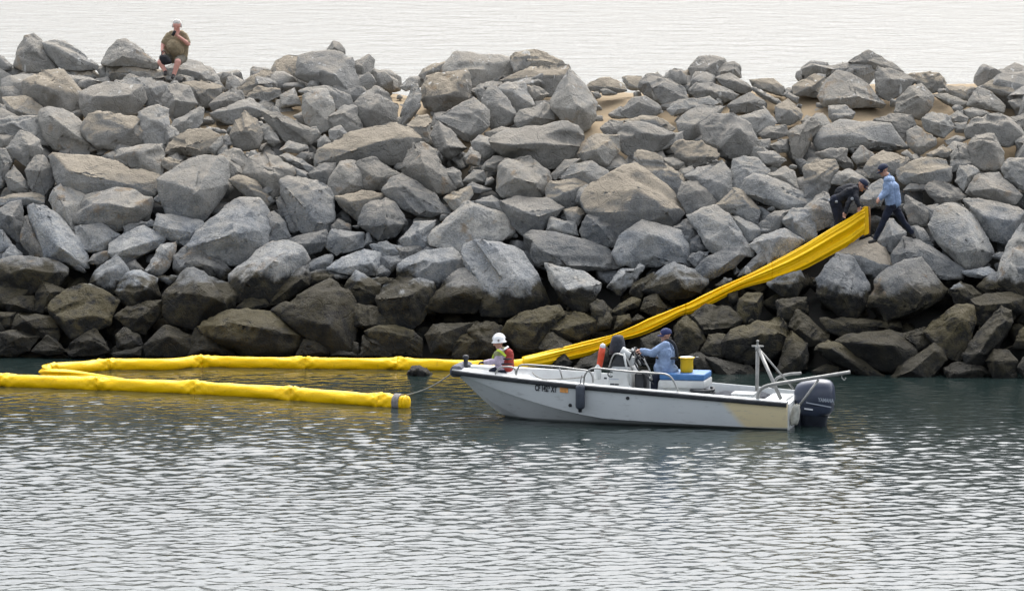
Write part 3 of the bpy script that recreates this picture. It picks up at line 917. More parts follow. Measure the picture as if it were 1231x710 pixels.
def build_rubble(rest, rnd):
    """smaller and deeper stones between the boulders, and the mound beyond the frame"""
    vs, fs, nv = [], [], 0
    def add(pts, size, maxlen, chips):
        nonlocal nv
        me = stone_mesh('tmp', pts, size, rnd, maxlen, chips=chips)
        co = np.zeros(len(me.vertices) * 3); me.vertices.foreach_get('co', co)
        ix = np.zeros(len(me.polygons) * 3, dtype=np.int32); me.loops.foreach_get('vertex_index', ix)
        vs.append(co.reshape(-1, 3)); fs.append(ix.reshape(-1, 3) + nv); nv += len(me.vertices)
        bpy.data.meshes.remove(me)
    org = Vector((0, 1.8, 0))
    for pts, size in rest:
        add([p - org for p in pts], size, max(0.05, 0.12 * size), 4)
    def blob(c, r):
        n = rnd.randint(12, 16)
        ax = [rnd.uniform(0.75, 1.3), rnd.uniform(0.75, 1.2), rnd.uniform(0.55, 0.95)]
        e = Euler((rnd.uniform(-.6, .6), rnd.uniform(-.6, .6), rnd.uniform(0, 6.3))).to_matrix()
        out = []
        for k in range(n):
            d = Vector((rnd.gauss(0, 1), rnd.gauss(0, 1), rnd.gauss(0, 1))).normalized()
            out.append(c + e @ Vector((d.x * ax[0] * r, d.y * ax[1] * r, d.z * ax[2] * r)))
        return out
    def sandy(x, y):
        d = Vector((x, y, mound(x, y))) - CAM
        w = d.dot(_fw); px = PW / 2 + FPX * d.x / w; py = PH / 2 - FPX * d.dot(_up) / w
        return any(a < px < b and c < py < e for a, b, c, e in ((690, 800, 50, 172), (1030, 1300, 50, 178), (470, 525, 50, 135), (235, 300, 140, 172), (860, 965, 60, 165)))
    x = -11.6
    while x < 11.6:
        s = -0.6
        while s < 12.6:
            xx = x + rnd.uniform(-.25, .25); ssx = s + rnd.uniform(-.25, .25)
            r = rnd.uniform(0.24, 0.46)
            deep = 0.62 if ssx < 5.5 else (0.26 if ssx < 9.6 else -0.10)
            if ssx < 5.6 or not sandy(xx, toe(xx) + ssx):
                yy = toe(xx) + ssx
                add(blob(Vector((xx, yy, mound(xx, yy) - deep + rnd.uniform(-.1, .12))) - org, r), r * 1.8, 0.24, 1)
            s += 0.62
        x += 0.62
    for k in range(420):                                             # chips and fragments wedged in the gaps
        xx = rnd.uniform(-11, 11); ssx = rnd.uniform(0.8, 10.5); yy = toe(xx) + ssx
        r = rnd.uniform(0.07, 0.19)
        add(blob(Vector((xx, yy, mound(xx, yy) + rnd.uniform(-.22, .06))) - org, r), r * 1.8, 0.16, 1)
    for side in (-1, 1):
        for k in range(210):
            xx = side * rnd.uniform(11.3, 23); ssx = rnd.uniform(-0.8, 11.5)
            yy = toe(xx) + ssx; r = rnd.uniform(0.4, 0.85)
            add(blob(Vector((xx, yy, mound(xx, yy) - 0.1)) - org, r), r * 1.8, 0.4, 3)
    o = bpy.data.objects.new('rubble', mesh_np('rubble', np.concatenate(vs), np.concatenate(fs), M_ROCK))
    o.color = (0.0, 0.1, 0.45, 1)
    link(o, breakwater)
    tag(o, kind='stuff')

_rest, _rnd = build_boulders()
build_rubble(_rest, _rnd)

# ------------------------------------------------------------------ small mesh tools
def tube_bm(path, radius, seg=10, bm=None, closed=False, caps=True):
    bm = bm or bmesh.new()
    path = [Vector(p) for p in path]
    rad = radius if isinstance(radius, (list, tuple)) else [radius] * len(path)
    rings = []
    prev = None
    for i, p in enumerate(path):
        a = path[max(i - 1, 0)]; b = path[min(i + 1, len(path) - 1)]
        d = (b - a).normalized()
        if prev is None:
            n = d.orthogonal().normalized()
        else:
            n = (prev - d * prev.dot(d)).normalized()
        prev = n
        m = d.cross(n)
        rings.append([bm.verts.new(p + (n * math.cos(6.28318 * k / seg) + m * math.sin(6.28318 * k / seg)) * rad[i]) for k in range(seg)])
    for r0, r1 in zip(rings, rings[1:]):
        for k in range(seg):
            bm.faces.new((r0[k], r0[(k + 1) % seg], r1[(k + 1) % seg], r1[k]))
    if caps:
        bm.faces.new(rings[0]); bm.faces.new(rings[-1])
    return bm

def smooth_path(pts, n=8):
    """Catmull-Rom through the points"""
    pts = [Vector(p) for p in pts]
    P = [pts[0] * 2 - pts[1]] + pts + [pts[-1] * 2 - pts[-2]]
    out = []
    for i in range(1, len(P) - 2):
        for k in range(n):
            t = k / n
            a, b, c, d = P[i - 1], P[i], P[i + 1], P[i + 2]
            out.append(0.5 * ((2 * b) + (c - a) * t + (2 * a - 5 * b + 4 * c - d) * t * t + (3 * b - a - 3 * c + d) * t ** 3))
    out.append(pts[-1])
    return out

def box_bm(lo, hi, bevel=0.0, bm=None, seg=2):
    own = bm is None
    bm = bm or bmesh.new()
    lo, hi = Vector(lo), Vector(hi)
    r = bmesh.ops.create_cube(bm, size=1.0)
    vs = r['verts']
    for v in vs:
        v.co = Vector(((v.co.x + .5) * (hi.x - lo.x) + lo.x, (v.co.y + .5) * (hi.y - lo.y) + lo.y, (v.co.z + .5) * (hi.z - lo.z) + lo.z))
    if bevel:
        es = list({e for v in vs for e in v.link_edges})
        bmesh.ops.bevel(bm, geom=es, offset=bevel, segments=seg, profile=0.5, affect='EDGES', clamp_overlap=True)
    return bm

def lathe_bm(profile, seg=20, bm=None, M=None):
    """profile: (radius, height) pairs about Z"""
    bm = bm or bmesh.new()
    M = M or Matrix()
    rings = []
    for r, z in profile:
        rings.append([bm.verts.new(M @ Vector((max(r, 1e-4) * math.cos(6.28318 * k / seg), max(r, 1e-4) * math.sin(6.28318 * k / seg), z))) for k in range(seg)])
    for r0, r1 in zip(rings, rings[1:]):
        for k in range(seg):
            bm.faces.new((r0[k], r0[(k + 1) % seg], r1[(k + 1) % seg], r1[k]))
    bm.faces.new(rings[0]); bm.faces.new(rings[-1])
    return bm

def loft_bm(rings, close_u=True, caps=True, bm=None):
    bm = bm or bmesh.new()
    R = [[bm.verts.new(p) for p in ring] for ring in rings]
    n = len(R[0])
    for a, b in zip(R, R[1:]):
        for k in range(n if close_u else n - 1):
            bm.faces.new((a[k], a[(k + 1) % n], b[(k + 1) % n], b[k]))
    if caps and close_u:
        bm.faces.new(R[0]); bm.faces.new(R[-1])
    return bm

def text_mesh(name, body, size, M, mat, parent, extrude=0.002, bold=0.0, xscale=1.0):
    cu = bpy.data.curves.new('tmp_text', 'FONT')
    cu.body = body; cu.size = size; cu.extrude = extrude; cu.offset = bold
    cu.align_x = 'CENTER'; cu.align_y = 'CENTER'
    t = bpy.data.objects.new('tmp_text', cu)
    COL.objects.link(t)
    dg = bpy.context.evaluated_depsgraph_get()
    me = bpy.data.meshes.new_from_object(t.evaluated_get(dg))
    bpy.data.objects.remove(t); bpy.data.curves.remove(cu)
    me.transform(Matrix.Diagonal((xscale, 1, 1, 1)))
    me.transform(M)
    me.materials.clear(); me.materials.append(mat)
    me.name = name
    return link(bpy.data.objects.new(name, me), parent)

# ------------------------------------------------------------------ materials for the made things
def boom_material():
    m, n, l, b = new_mat('yellow_pvc')
    tc = n.new('ShaderNodeNewGeometry')
    a = n.new('ShaderNodeTexNoise'); a.inputs['Scale'].default_value = 3.0; a.inputs['Detail'].default_value = 7
    l.new(tc.outputs['Position'], a.inputs['Vector'])
    mx = n.new('ShaderNodeMix'); mx.data_type = 'RGBA'
    mx.inputs['A'].default_value = (0.88, 0.51, 0.0, 1); mx.inputs['B'].default_value = (0.96, 0.62, 0.002, 1)
    l.new(a.outputs['Fac'], mx.inputs['Factor'])
    s = n.new('ShaderNodeTexNoise'); s.inputs['Scale'].default_value = 9.0; s.inputs['Detail'].default_value = 8
    l.new(tc.outputs['Position'], s.inputs['Vector'])
    r = n.new('ShaderNodeMapRange'); r.inputs['From Min'].default_value = 0.6; r.inputs['From Max'].default_value = 0.75; r.inputs['To Max'].default_value = 0.45
    l.new(s.outputs['Fac'], r.inputs['Value'])
    m2 = n.new('ShaderNodeMix'); m2.data_type = 'RGBA'; m2.inputs['B'].default_value = (0.42, 0.25, 0.02, 1)
    l.new(r.outputs['Result'], m2.inputs['Factor']); l.new(mx.outputs['Result'], m2.inputs['A'])
    l.new(m2.outputs['Result'], b.inputs['Base Color'])
    b.inputs['Roughness'].default_value = 0.42
    b.inputs['Specular IOR Level'].default_value = 0.25
    w = n.new('ShaderNodeTexNoise'); w.inputs['Scale'].default_value = 7.0; w.inputs['Detail'].default_value = 4; w.inputs['Distortion'].default_value = 1.2
    l.new(tc.outputs['Position'], w.inputs['Vector'])
    bp = n.new('ShaderNodeBump'); bp.inputs['Strength'].default_value = 0.7; bp.inputs['Distance'].default_value = 0.02
    l.new(w.outputs['Fac'], bp.inputs['Height']); l.new(bp.outputs['Normal'], b.inputs['Normal'])
    return m
M_BOOM = boom_material()
M_WEB = plain('grey_webbing', (0.20, 0.19, 0.185), 0.8, var=0.25, scale=20)
M_BROWN = plain('rusty_edge', (0.22, 0.13, 0.07), 0.8, var=0.3, scale=30)
M_ROPE = plain('tow_rope', (0.32, 0.31, 0.28), 0.9, var=0.2, scale=30)
M_GEL = None
M_WHITE = plain('white_paint', (0.55, 0.57, 0.57), 0.35, var=0.07, scale=6, dirt=((0.42, 0.42, 0.40), 5.0, 0.56, 0.5))
M_CAPW = plain('white_gelcoat', (0.56, 0.58, 0.58), 0.4, var=0.06, scale=5, dirt=((0.45, 0.45, 0.42), 6.0, 0.58, 0.5))
M_RUB = plain('black_rubber', (0.022, 0.025, 0.030), 0.55, var=0.3, scale=8)
M_NAVY = plain('navy_fabric', (0.030, 0.034, 0.045), 0.9, var=0.3, scale=12)
M_FEND = plain('fender_vinyl', (0.045, 0.055, 0.075), 0.45, var=0.2, scale=9)
M_STEEL = plain('rail_steel', (0.36, 0.36, 0.35), 0.28, metal=0.75, var=0.1, scale=14)
M_ALU = plain('alloy_tube', (0.29, 0.29, 0.28), 0.45, metal=0.3, var=0.15, scale=10)
M_BLUECUSH = plain('blue_vinyl', (0.055, 0.16, 0.37), 0.5, var=0.12, scale=8)
M_BUCKET = plain('yellow_plastic', (0.66, 0.42, 0.01), 0.4, var=0.06, scale=6)
M_RED = plain('red_plastic', (0.62, 0.075, 0.030), 0.45, var=0.12, scale=10)
M_ENG = plain('engine_paint', (0.042, 0.053, 0.085), 0.32, var=0.1, scale=4, spec=0.5)
M_ENGD = plain('engine_leg', (0.016, 0.02, 0.03), 0.45, var=0.2, scale=6)
M_DECAL = plain('silver_decal', (0.36, 0.40, 0.46), 0.4, var=0.05)
M_PLATE = plain('white_plate', (0.70, 0.73, 0.78), 0.4, var=0.05)
M_INK = plain('black_lettering', (0.02, 0.022, 0.03), 0.6, var=0.1)
M_STICK = plain('orange_sticker', (0.72, 0.33, 0.10), 0.5, var=0.2, scale=25)
M_DECK = plain('dark_deck', (0.06, 0.065, 0.07), 0.8, var=0.3, scale=12)
M_DIRTYF = plain('roller_foam', (0.10, 0.105, 0.13), 0.8, var=0.25, scale=14)
M_GLASS = plain('smoked_screen', (0.03, 0.033, 0.04), 0.15, var=0.1)

def hull_material():
    m, n, l, b = new_mat('hull_gelcoat')
    tc = n.new('ShaderNodeTexCoord')
    sp = n.new('ShaderNodeSeparateXYZ'); l.new(tc.outputs['Object'], sp.inputs[0])
    a = n.new('ShaderNodeTexNoise'); a.inputs['Scale'].default_value = 2.0; a.inputs['Detail'].default_value = 8
    mp = n.new('ShaderNodeMapping'); mp.inputs['Scale'].default_value = (1.0, 1.0, 0.35)
    l.new(tc.outputs['Object'], mp.inputs['Vector']); l.new(mp.outputs['Vector'], a.inputs['Vector'])
    mx = n.new('ShaderNodeMix'); mx.data_type = 'RGBA'
    mx.inputs['A'].default_value = (0.53, 0.565, 0.585, 1); mx.inputs['B'].default_value = (0.65, 0.68, 0.69, 1)
    l.new(a.outputs['Fac'], mx.inputs['Factor'])
    # repaired, buff-coloured panel on the quarter: slanted forward edge
    sl = n.new('ShaderNodeMath'); sl.operation = 'MULTIPLY_ADD'; sl.inputs[1].default_value = -0.85; l.new(sp.outputs['Z'], sl.inputs[0]); l.new(sp.outputs['X'], sl.inputs[2])
    r1 = n.new('ShaderNodeMapRange'); r1.inputs['From Min'].default_value = 0.90; r1.inputs['From Max'].default_value = 0.74
    l.new(sl.outputs[0], r1.inputs['Value'])
    r2 = n.new('ShaderNodeMapRange'); r2.inputs['From Min'].default_value = 0.02; r2.inputs['From Max'].default_value = 0.06
    l.new(sp.outputs['Z'], r2.inputs['Value'])
    mu = n.new('ShaderNodeMath'); mu.operation = 'MULTIPLY'; l.new(r1.outputs['Result'], mu.inputs[0]); l.new(r2.outputs['Result'], mu.inputs[1])
    m2 = n.new('ShaderNodeMix'); m2.data_type = 'RGBA'; m2.inputs['B'].default_value = (0.70, 0.60, 0.38, 1)
    l.new(mu.outputs[0], m2.inputs['Factor']); l.new(mx.outputs['Result'], m2.inputs['A'])
    # scuffs, and a film of slime at the waterline
    s = n.new('ShaderNodeTexNoise'); s.inputs['Scale'].default_value = 7.0; s.inputs['Detail'].default_value = 9; s.inputs['Roughness'].default_value = 0.65
    mp2 = n.new('ShaderNodeMapping'); mp2.inputs['Scale'].default_value = (0.6, 1, 2.2)
    l.new(tc.outputs['Object'], mp2.inputs['Vector']); l.new(mp2.outputs['Vector'], s.inputs['Vector'])
    r3 = n.new('ShaderNodeMapRange'); r3.inputs['From Min'].default_value = 0.57; r3.inputs['From Max'].default_value = 0.72; r3.inputs['To Max'].default_value = 0.5
    l.new(s.outputs['Fac'], r3.inputs['Value'])
    m3 = n.new('ShaderNodeMix'); m3.data_type = 'RGBA'; m3.inputs['B'].default_value = (0.30, 0.31, 0.31, 1)
    l.new(r3.outputs['Result'], m3.inputs['Factor']); l.new(m2.outputs['Result'], m3.inputs['A'])
    r4 = n.new('ShaderNodeMapRange'); r4.inputs['From Min'].default_value = 0.055; r4.inputs['From Max'].default_value = 0.02; r4.inputs['To Max'].default_value = 0.85
    l.new(sp.outputs['Z'], r4.inputs['Value'])
    m4 = n.new('ShaderNodeMix'); m4.data_type = 'RGBA'; m4.inputs['B'].default_value = (0.10, 0.115, 0.11, 1)
    l.new(r4.outputs['Result'], m4.inputs['Factor']); l.new(m3.outputs['Result'], m4.inputs['A'])
    l.new(m4.outputs['Result'], b.inputs['Base Color'])
    b.inputs['Roughness'].default_value = 0.35
    return m
M_HULL = hull_material()

# ------------------------------------------------------------------ containment booms
def wrinkle(s, a, seed):
    return math.sin(3 * a + 9 * s + seed) * 0.5 + math.sin(5 * a - 23 * s + 2 * seed) * 0.35 + math.sin(2 * a + 41 * s + seed) * 0.25

def float_tube(parent, path, rad, knots, seed, seg=28):
    """sleeve swept along the path, cut into sections at its gathers (knots: indices into the path)"""
    rnd = random.Random(seed)
    rings = []
    acc = 0.0
    slen = [0.0]
    for i in range(1, len(path)): slen.append(slen[-1] + (path[i] - path[i - 1]).length)
    klen = [slen[k] for k in knots]
    for i, p in enumerate(path):
        d = (path[min(i + 1, len(path) - 1)] - path[max(i - 1, 0)]).normalized()
        side = d.cross(Vector((0, 0, 1))).normalized()
        up = side.cross(d).normalized()
        s = slen[i]
        g = sum(math.exp(-((s - kl) / 0.26) ** 2) for kl in klen)
        sag = sum(math.exp(-((abs(s - kl) - 0.45) / 0.15) ** 2) for kl in klen)
        ring = []
        for k in range(seg):
            a = 2 * math.pi * k / seg
            r = rad * (1 + 0.06 * g - 0.04 * sag + 0.02 * math.sin(2.3 * s + seed))
            r += (0.034 * g * wrinkle(s * 0.9, a, seed) + 0.016 * g * math.sin(9 * a + 30 * (s - min(klen, key=lambda q: abs(q - s))) * math.copysign(1, math.sin(a * 2)))) + 0.007 * wrinkle(s * 0.30, a, seed + 4) + 0.006 * math.sin(4 * a + 5.1 * s) * math.sin(1.7 * s + seed)
            r -= 0.014 * math.exp(-((a - 1.9 - 0.25 * math.sin(1.1 * s)) / 0.13) ** 2)      # seam running along the sleeve
            ring.append(p + side * (r * math.cos(a)) + up * (r * 0.92 * math.sin(a)))
        rings.append(ring)
    cuts = [0] + [k for k in knots if 0 < k < len(path) - 1] + [len(path) - 1]
    for a, b in zip(cuts, cuts[1:]):
        org = path[a]
        o = obj_bm('float_section', loft_bm([[q - parent.location for q in r] for r in rings[a:b + 1]], caps=True), M_BOOM, parent)

def ring_strap(parent, p, d, r0, wdt, mat, name):
    d = d.normalized()
    side = d.cross(Vector((0, 0, 1))).normalized(); up = side.cross(d)
    rings = []
    for off, r in ((-wdt / 2, r0 - 0.02), (-wdt / 2, r0), (wdt / 2, r0), (wdt / 2, r0 - 0.02)):
        rings.append([p + d * off + side * (r * math.cos(6.28318 * k / 24)) + up * (r * math.sin(6.28318 * k / 24)) - parent.location for k in range(24)])
    return obj_bm(name, loft_bm(rings), mat, parent, angle=40)

def water_path(pts, z, step=0.05):
    P = smooth_path([at_z(x, y, z) for x, y in pts], 12)
    out = [P[0]]; acc = 0
    for a, b in zip(P, P[1:]):
        L = (b - a).length; t = 0
        while acc + (L - t) >= step:
            t += step - acc; acc = 0
            out.append(a.lerp(b, t / L))
        acc += L - t
    return out

def nearest(path, px, py=None, z=0.1):
    best, bi = 1e9, 0
    for i, p in enumerate(path):
        d = (p - CAM)
        x = d.x / d.dot(_fw) * FPX + PW / 2
        if abs(x - px) < best: best, bi = abs(x - px), i
    return bi

def build_booms():
    # the near boom: from beyond the left of the frame to its free end by the bow
    A = tag(empty('containment_boom', at_z(490, 483, 0)),
            'near yellow floating boom lying in the open water, with a grey strapped free end', 'boom', 'yellow spill booms')
    pa = water_path([(-260, 437), (-120, 447), (-20, 456.5), (60, 460), (140, 463), (235, 467), (320, 472), (400, 478), (450, 481.5), (487, 484)], 0.09)
    float_tube(A, pa, 0.172, [nearest(pa, x) for x in (-220, -105, 4, 120, 236, 355, 458)], 3)
    e = pa[-1]; d = pa[-1] - pa[-6]
    ring_strap(A, pa[-4], d, 0.184, 0.15, M_WEB, 'end_strap')
    dd = d.normalized()
    cap = tube_bm([e - A.location, e + dd * 0.05 - A.location, e + dd * 0.085 - A.location], [0.162, 0.15, 0.085], 24)
    obj_bm('end_cap', cap, M_BOOM, A)
    # the far boom: floats along the rocks, doubles back at its left end, and is hauled up the rocks on the right
    B = tag(empty('containment_boom', at_z(620, 444, 0)),
            'far yellow boom floating along the rocks and hauled up over the boulders by two men', 'boom', 'yellow spill booms')
    pb = water_path([(66, 443.5), (100, 441.5), (135, 438.5), (200, 438.5), (240, 435), (300, 436), (370, 437), (430, 437.5), (480, 438), (540, 439.5), (590, 440.5), (632, 438.5)], 0.09)
    float_tube(B, pb, 0.152, [nearest(pb, x) for x in (128, 241, 368, 478, 592)], 8)
    # flattened fold at the left end and the doubled-back tail
    n = 34
    fold = smooth_path([at_z(66, 443.5, 0.09), at_z(57, 444.2, 0.09), at_z(53.5, 446.5, 0.08), at_z(62, 449.0, 0.09), at_z(90, 451.0, 0.09), at_z(130, 455.5, 0.08), at_z(168, 461.5, 0.03)], 7)
    rings = []
    for i, p in enumerate(fold):
        t = i / (len(fold) - 1)
        hh = 0.155 - 0.03 * math.sin(math.pi * t) - 0.03 * t - 0.07 * max(0, (t - .6) / .4)
        th = 0.165 * (1 - t) + 0.10 * t if t < 0.12 else 0.10
        d = (fold[min(i + 1, len(fold) - 1)] - fold[max(i - 1, 0)]).normalized()
        side = d.cross(Vector((0, 0, 1))).normalized()
        ring = []
        for k in range(n):
            a = 6.28318 * k / n
            c = th * math.cos(a) + 0.018 * math.sin(3 * a + 9 * t) + 0.02 * math.sin(5 * a - 14 * t)
            ring.append(p + side * c + Vector((0, 0, hh * math.sin(a) * (1 + 0.06 * math.sin(2 * a + 17 * t)))) - B.location)
        rings.append(ring)
    obj_bm('folded_tail', loft_bm(rings), M_BOOM, B)
    # the slack sleeve drawn up the slope; (px, top, bottom, fullness)
    prof = [(628, 428.5, 443.5, 1.0), (645, 424.5, 441.5, .9), (663, 420, 438, .7), (686, 414.5, 432, .55), (705, 409.5, 428, .5), (720, 406, 423, .45), (735, 402.5, 412, .4),
            (748, 397.5, 408.5, .42), (762, 391.5, 406, .5), (780, 382.5, 400, .5), (800, 374.5, 390, .5), (815, 368.5, 381, .45), (823, 365.5, 377.5, .4), (829, 363, 378, .4),
            (845, 354.5, 371, .45), (868, 343.5, 359, .45), (890, 334, 347.5, .42), (905, 327, 343, .4), (927, 315.5, 338, .4), (950, 303.5, 331, .45), (971, 291.5, 322, .5), (1001, 273, 306, .5),
            (1020, 262, 296, .5), (1032, 254.5, 286, .45), (1039, 250.5, 281, .4)]
    p0 = at_z(628, 438, 0.1); t0 = (p0 - CAM).dot(_fw)
    t1 = on_mound(1036, 272) - 0.55
    dense = []
    for (a, b) in zip(prof, prof[1:]):
        m = max(2, int((b[0] - a[0]) / 2.2))
        for k in range(m):
            u = k / m; u2 = u * u * (3 - 2 * u)
            dense.append(tuple(a[j] + (b[j] - a[j]) * u for j in range(4)))
    dense.append(prof[-1])
    for _ in range(3):
        dense = [dense[0]] + [tuple((dense[i - 1][j] + 2 * dense[i][j] + dense[i + 1][j]) / 4 for j in range(4)) for i in range(1, len(dense) - 1)] + [dense[-1]]
    rings = []
    n = 84
    for i, (x, yt, yb, fu) in enumerate(dense):
        u = (x - 628) / (1039 - 628)
        t = t0 + (t1 - t0) * u ** 0.9
        top = CAM + ray(x, yt) * t; bot = CAM + ray(x, yb) * t
        c = (top + bot) / 2; hv = (top - bot) / 2
        out = Vector((0.10, -1, 0.12)).normalized()
        w = 0.16 * fu + 0.02
        L = x * 0.05
        ring = []
        for k in range(n):
            a = 6.28318 * k / n
            dep = math.cos(a)
            f = (0.024 * math.sin(7 * a + 0.9 * math.sin(L * .33)) + 0.015 * math.sin(12 * a + L * 0.22) + 0.022 * math.sin(4 * a - L * 0.4) + 0.012 * math.sin(19 * a + 2.2 * math.sin(L * .3)) + 0.007 * math.sin(27 * a - L * .6)) * min(1, u * 6)
            hgt = math.sin(a)
            ring.append(c + hv * hgt + out * (w * dep + f * (0.25 + abs(dep)) * min(1, w / 0.11)) - B.location)
        rings.append(ring)
    cuts = [0] + [min(range(len(dense)), key=lambda i: abs(dense[i][0] - q)) for q in (735, 823, 927)] + [len(dense) - 1]
    for a, b in zip(cuts, cuts[1:]):
        obj_bm('slack_sleeve', loft_bm(rings[a:b + 1]), M_BOOM, B)
    # stiff end flange held by the men
    tf = t1 + 0.02
    q = [CAM + ray(px, py) * tf for px, py in ((1037, 249), (1043.5, 247.5), (1044.5, 281), (1038, 283.5))]
    outv = Vector((0.1, -1, 0.1)).normalized() * 0.05
    bm = bmesh.new()
    f0 = [bm.verts.new(v + outv - B.location) for v in q]; f1 = [bm.verts.new(v - outv * 2 - B.location) for v in q]
    bm.faces.new(f0); bm.faces.new(f1[::-1])
    for k in range(4): bm.faces.new((f0[k], f1[k], f1[(k + 1) % 4], f0[(k + 1) % 4]))
    bmesh.ops.bevel(bm, geom=bm.edges[:], offset=0.018, segments=2, affect='EDGES')
    obj_bm('end_flange', bm, M_BOOM, B, angle=40)
    r = [CAM + ray(px, py) * (tf + 0.03) - B.location for px, py in ((1045, 248), (1046, 264), (1045.2, 282))]
    obj_bm('flange_edge', tube_bm(r, 0.016, 8), M_BROWN, B)
    return pa
PA = build_booms()

# ------------------------------------------------------------------ the work boat
YAW = math.radians(180 - 13)
TRIM = math.radians(0.0)
_rot = Matrix.Rotation(YAW, 4, 'Z')
_stern = at_z(946, 517, 0.0)
_boat0 = _stern - (_rot @ Vector((0.0, 0.91, 0.0)))
boat = tag(empty('work_boat', (_boat0.x, _boat0.y, 0), (0, 0, YAW)),
           'grey-white open work boat with a buff patch on its quarter, lying before the boulders', 'boat')
BM = Matrix.Translation(Vector((_boat0.x, _boat0.y, 0))) @ _rot
BMI = BM.inverted()

def bl(px, py, Y):
    """boat-local point seen at a pixel on the fore-and-aft plane Y"""
    o = BMI @ CAM; d = BMI.to_3x3() @ ray(px, py)
    return o + d * ((Y - o.y) / d.y)

LOA = 6.87
def beam(x):
    if x < 3.2: return 0.96 + 0.06 * math.sin(min(1, x / 3.2) * math.pi / 2)
    t = (x - 3.2) / (LOA - 3.2)
    return 1.02 - 0.54 * t ** 2.4
def sheer(x):
    t = x / LOA
    return 0.56 + 0.41 * t
def chine(x):
    if x < 3.5: return 0.015 + 0.03 * x
    t = (x - 3.5) / (6.75 - 3.5)
    return 0.12 + (sheer(6.75) - 0.20) * min(t, 1.05) ** 1.4
def keel(x):
    k = -0.30
    if x > 4.9:
        t = (x - 4.9) / (LOA - 4.9)
        k += 1.16 * t ** 2.0
    return k

def build_hull():
    xs = [0, .02, .4, 1, 1.8, 2.6, 3.2, 3.7, 4.1, 4.5, 4.9, 5.2, 5.5, 5.8, 6.1, 6.30, 6.50, 6.66, 6.78, 6.87]
    rings = []
    for x in xs:
        b, s, c, k = beam(x), sheer(x) - 0.045, chine(x), keel(x)
        c = min(c, s - 0.03); k = min(k, c - 0.015)
        bc = b - 0.085 * (1 - 0.2 * x / LOA)
        bs = bc * 0.52; ks = k + (c - k) * 0.36
        half = [(b, s), (b - 0.012, s - (s - c) * 0.33), (b - 0.045, s - (s - c) * 0.75), (bc, c), (bc - 0.05, c - 0.03 * (1 - x / LOA) - 0.005), (bs + 0.03, ks + 0.02), (bs, ks - 0.01), (0.02, k)]
        ring = [Vector((x, y, z)) for y, z in half] + [Vector((x, -y, z)) for y, z in half[::-1]]
        rings.append(ring)
    bm = loft_bm(rings, close_u=False)
    bm.faces.new([v for v in bm.verts if abs(v.co.x) < 1e-6])
    bm.faces.new([v for v in bm.verts if abs(v.co.x - LOA) < 1e-6])
    o = obj_bm('hull', bm, M_HULL, boat, angle=14)
    # gunwale cap and inner lining
    rings = []
    for x in xs:
        b, s = beam(x), sheer(x)
        wi = 0.15 if x < 5.0 else 0.15 + 0.25 * min(1, (x - 5.0) / 1.0)
        bi = max(b - wi, 0.03)
        fl = 0.20 if x < 4.9 else 0.20 + (s - 0.30) * min(1, (x - 4.9) / 0.5)
        fl = min(fl, s - 0.10)
        half = [(b + 0.004, s - 0.047), (b - 0.01, s), (bi, s + 0.012), (bi - 0.02, s - 0.03), (max(bi - 0.06, 0.02), fl + 0.04), (max(bi - 0.10, 0.015), fl)]
        rings.append([Vector((x, y, z)) for y, z in half] + [Vector((x, -y, z)) for y, z in half[::-1]])
    bm = loft_bm(rings, close_u=False)
    lin = obj_bm('deck_liner', bm, M_CAPW, boat, angle=30)
    # dark non-skid sole aft
    bm = bmesh.new()
    pts = [(0.25, .74), (2.6, .80), (4.2, .76), (4.2, -.76), (2.6, -.80), (0.25, -.74)]
    bm.faces.new([bm.verts.new((x, y, 0.206)) for x, y in pts])
    obj_bm('sole_mat', bm, M_DECK, boat, smooth=False)
    # transom: cut-down board and splash well
    obj_bm('transom', box_bm((-0.03, -.84, -0.12), (0.10, .84, 0.52), 0.02), M_WHITE, boat, angle=40)
    obj_bm('splash_well', box_bm((0.11, -0.55, 0.25), (0.55, 0.55, 0.55), 0.03), M_WHITE, boat, angle=40)
    # rubbing strake
    for sgn in (1, -1):
        path = [Vector((x, sgn * (beam(x) + 0.012), sheer(x) - 0.055)) for x in np.linspace(0.0, LOA, 48)]
        rr = []
        for p in path:
            rr.append([p + Vector((0, sgn * a, c)) for a, c in ((-.02, -.045), (.022, -.04), (.035, 0), (.022, .04), (-.02, .045))])
        obj_bm('rub_rail', loft_bm(rr), M_RUB, boat, angle=50)
    # drain fittings on the topside
    for px, py in ((755, 478), (685, 487)):
        p = bl(px, py, 0.98)
        y = side_y(p.x, p.z)
        obj_bm('skin_fitting', lathe_bm([(0.035, -0.02), (0.035, 0.012), (0.022, 0.018)], 14, M=Matrix.Translation((p.x, y, p.z)) @ Matrix.Rotation(-math.pi / 2, 4, 'X')), M_RUB, boat)

def side_y(x, z):
    b, s, c = beam(x), sheer(x) - 0.045, chine(x)
    u = (s - z) / max(s - c, 0.05)
    bc = b - 0.085 * (1 - 0.2 * x / LOA)
    P = [(0, b), (0.33, b - 0.012), (0.75, b - 0.045), (1.0, bc)]
    for (a, ya), (d, yb) in zip(P, P[1:]):
        if u <= d: return ya + (yb - ya) * (u - a) / (d - a)
    return bc
build_hull()

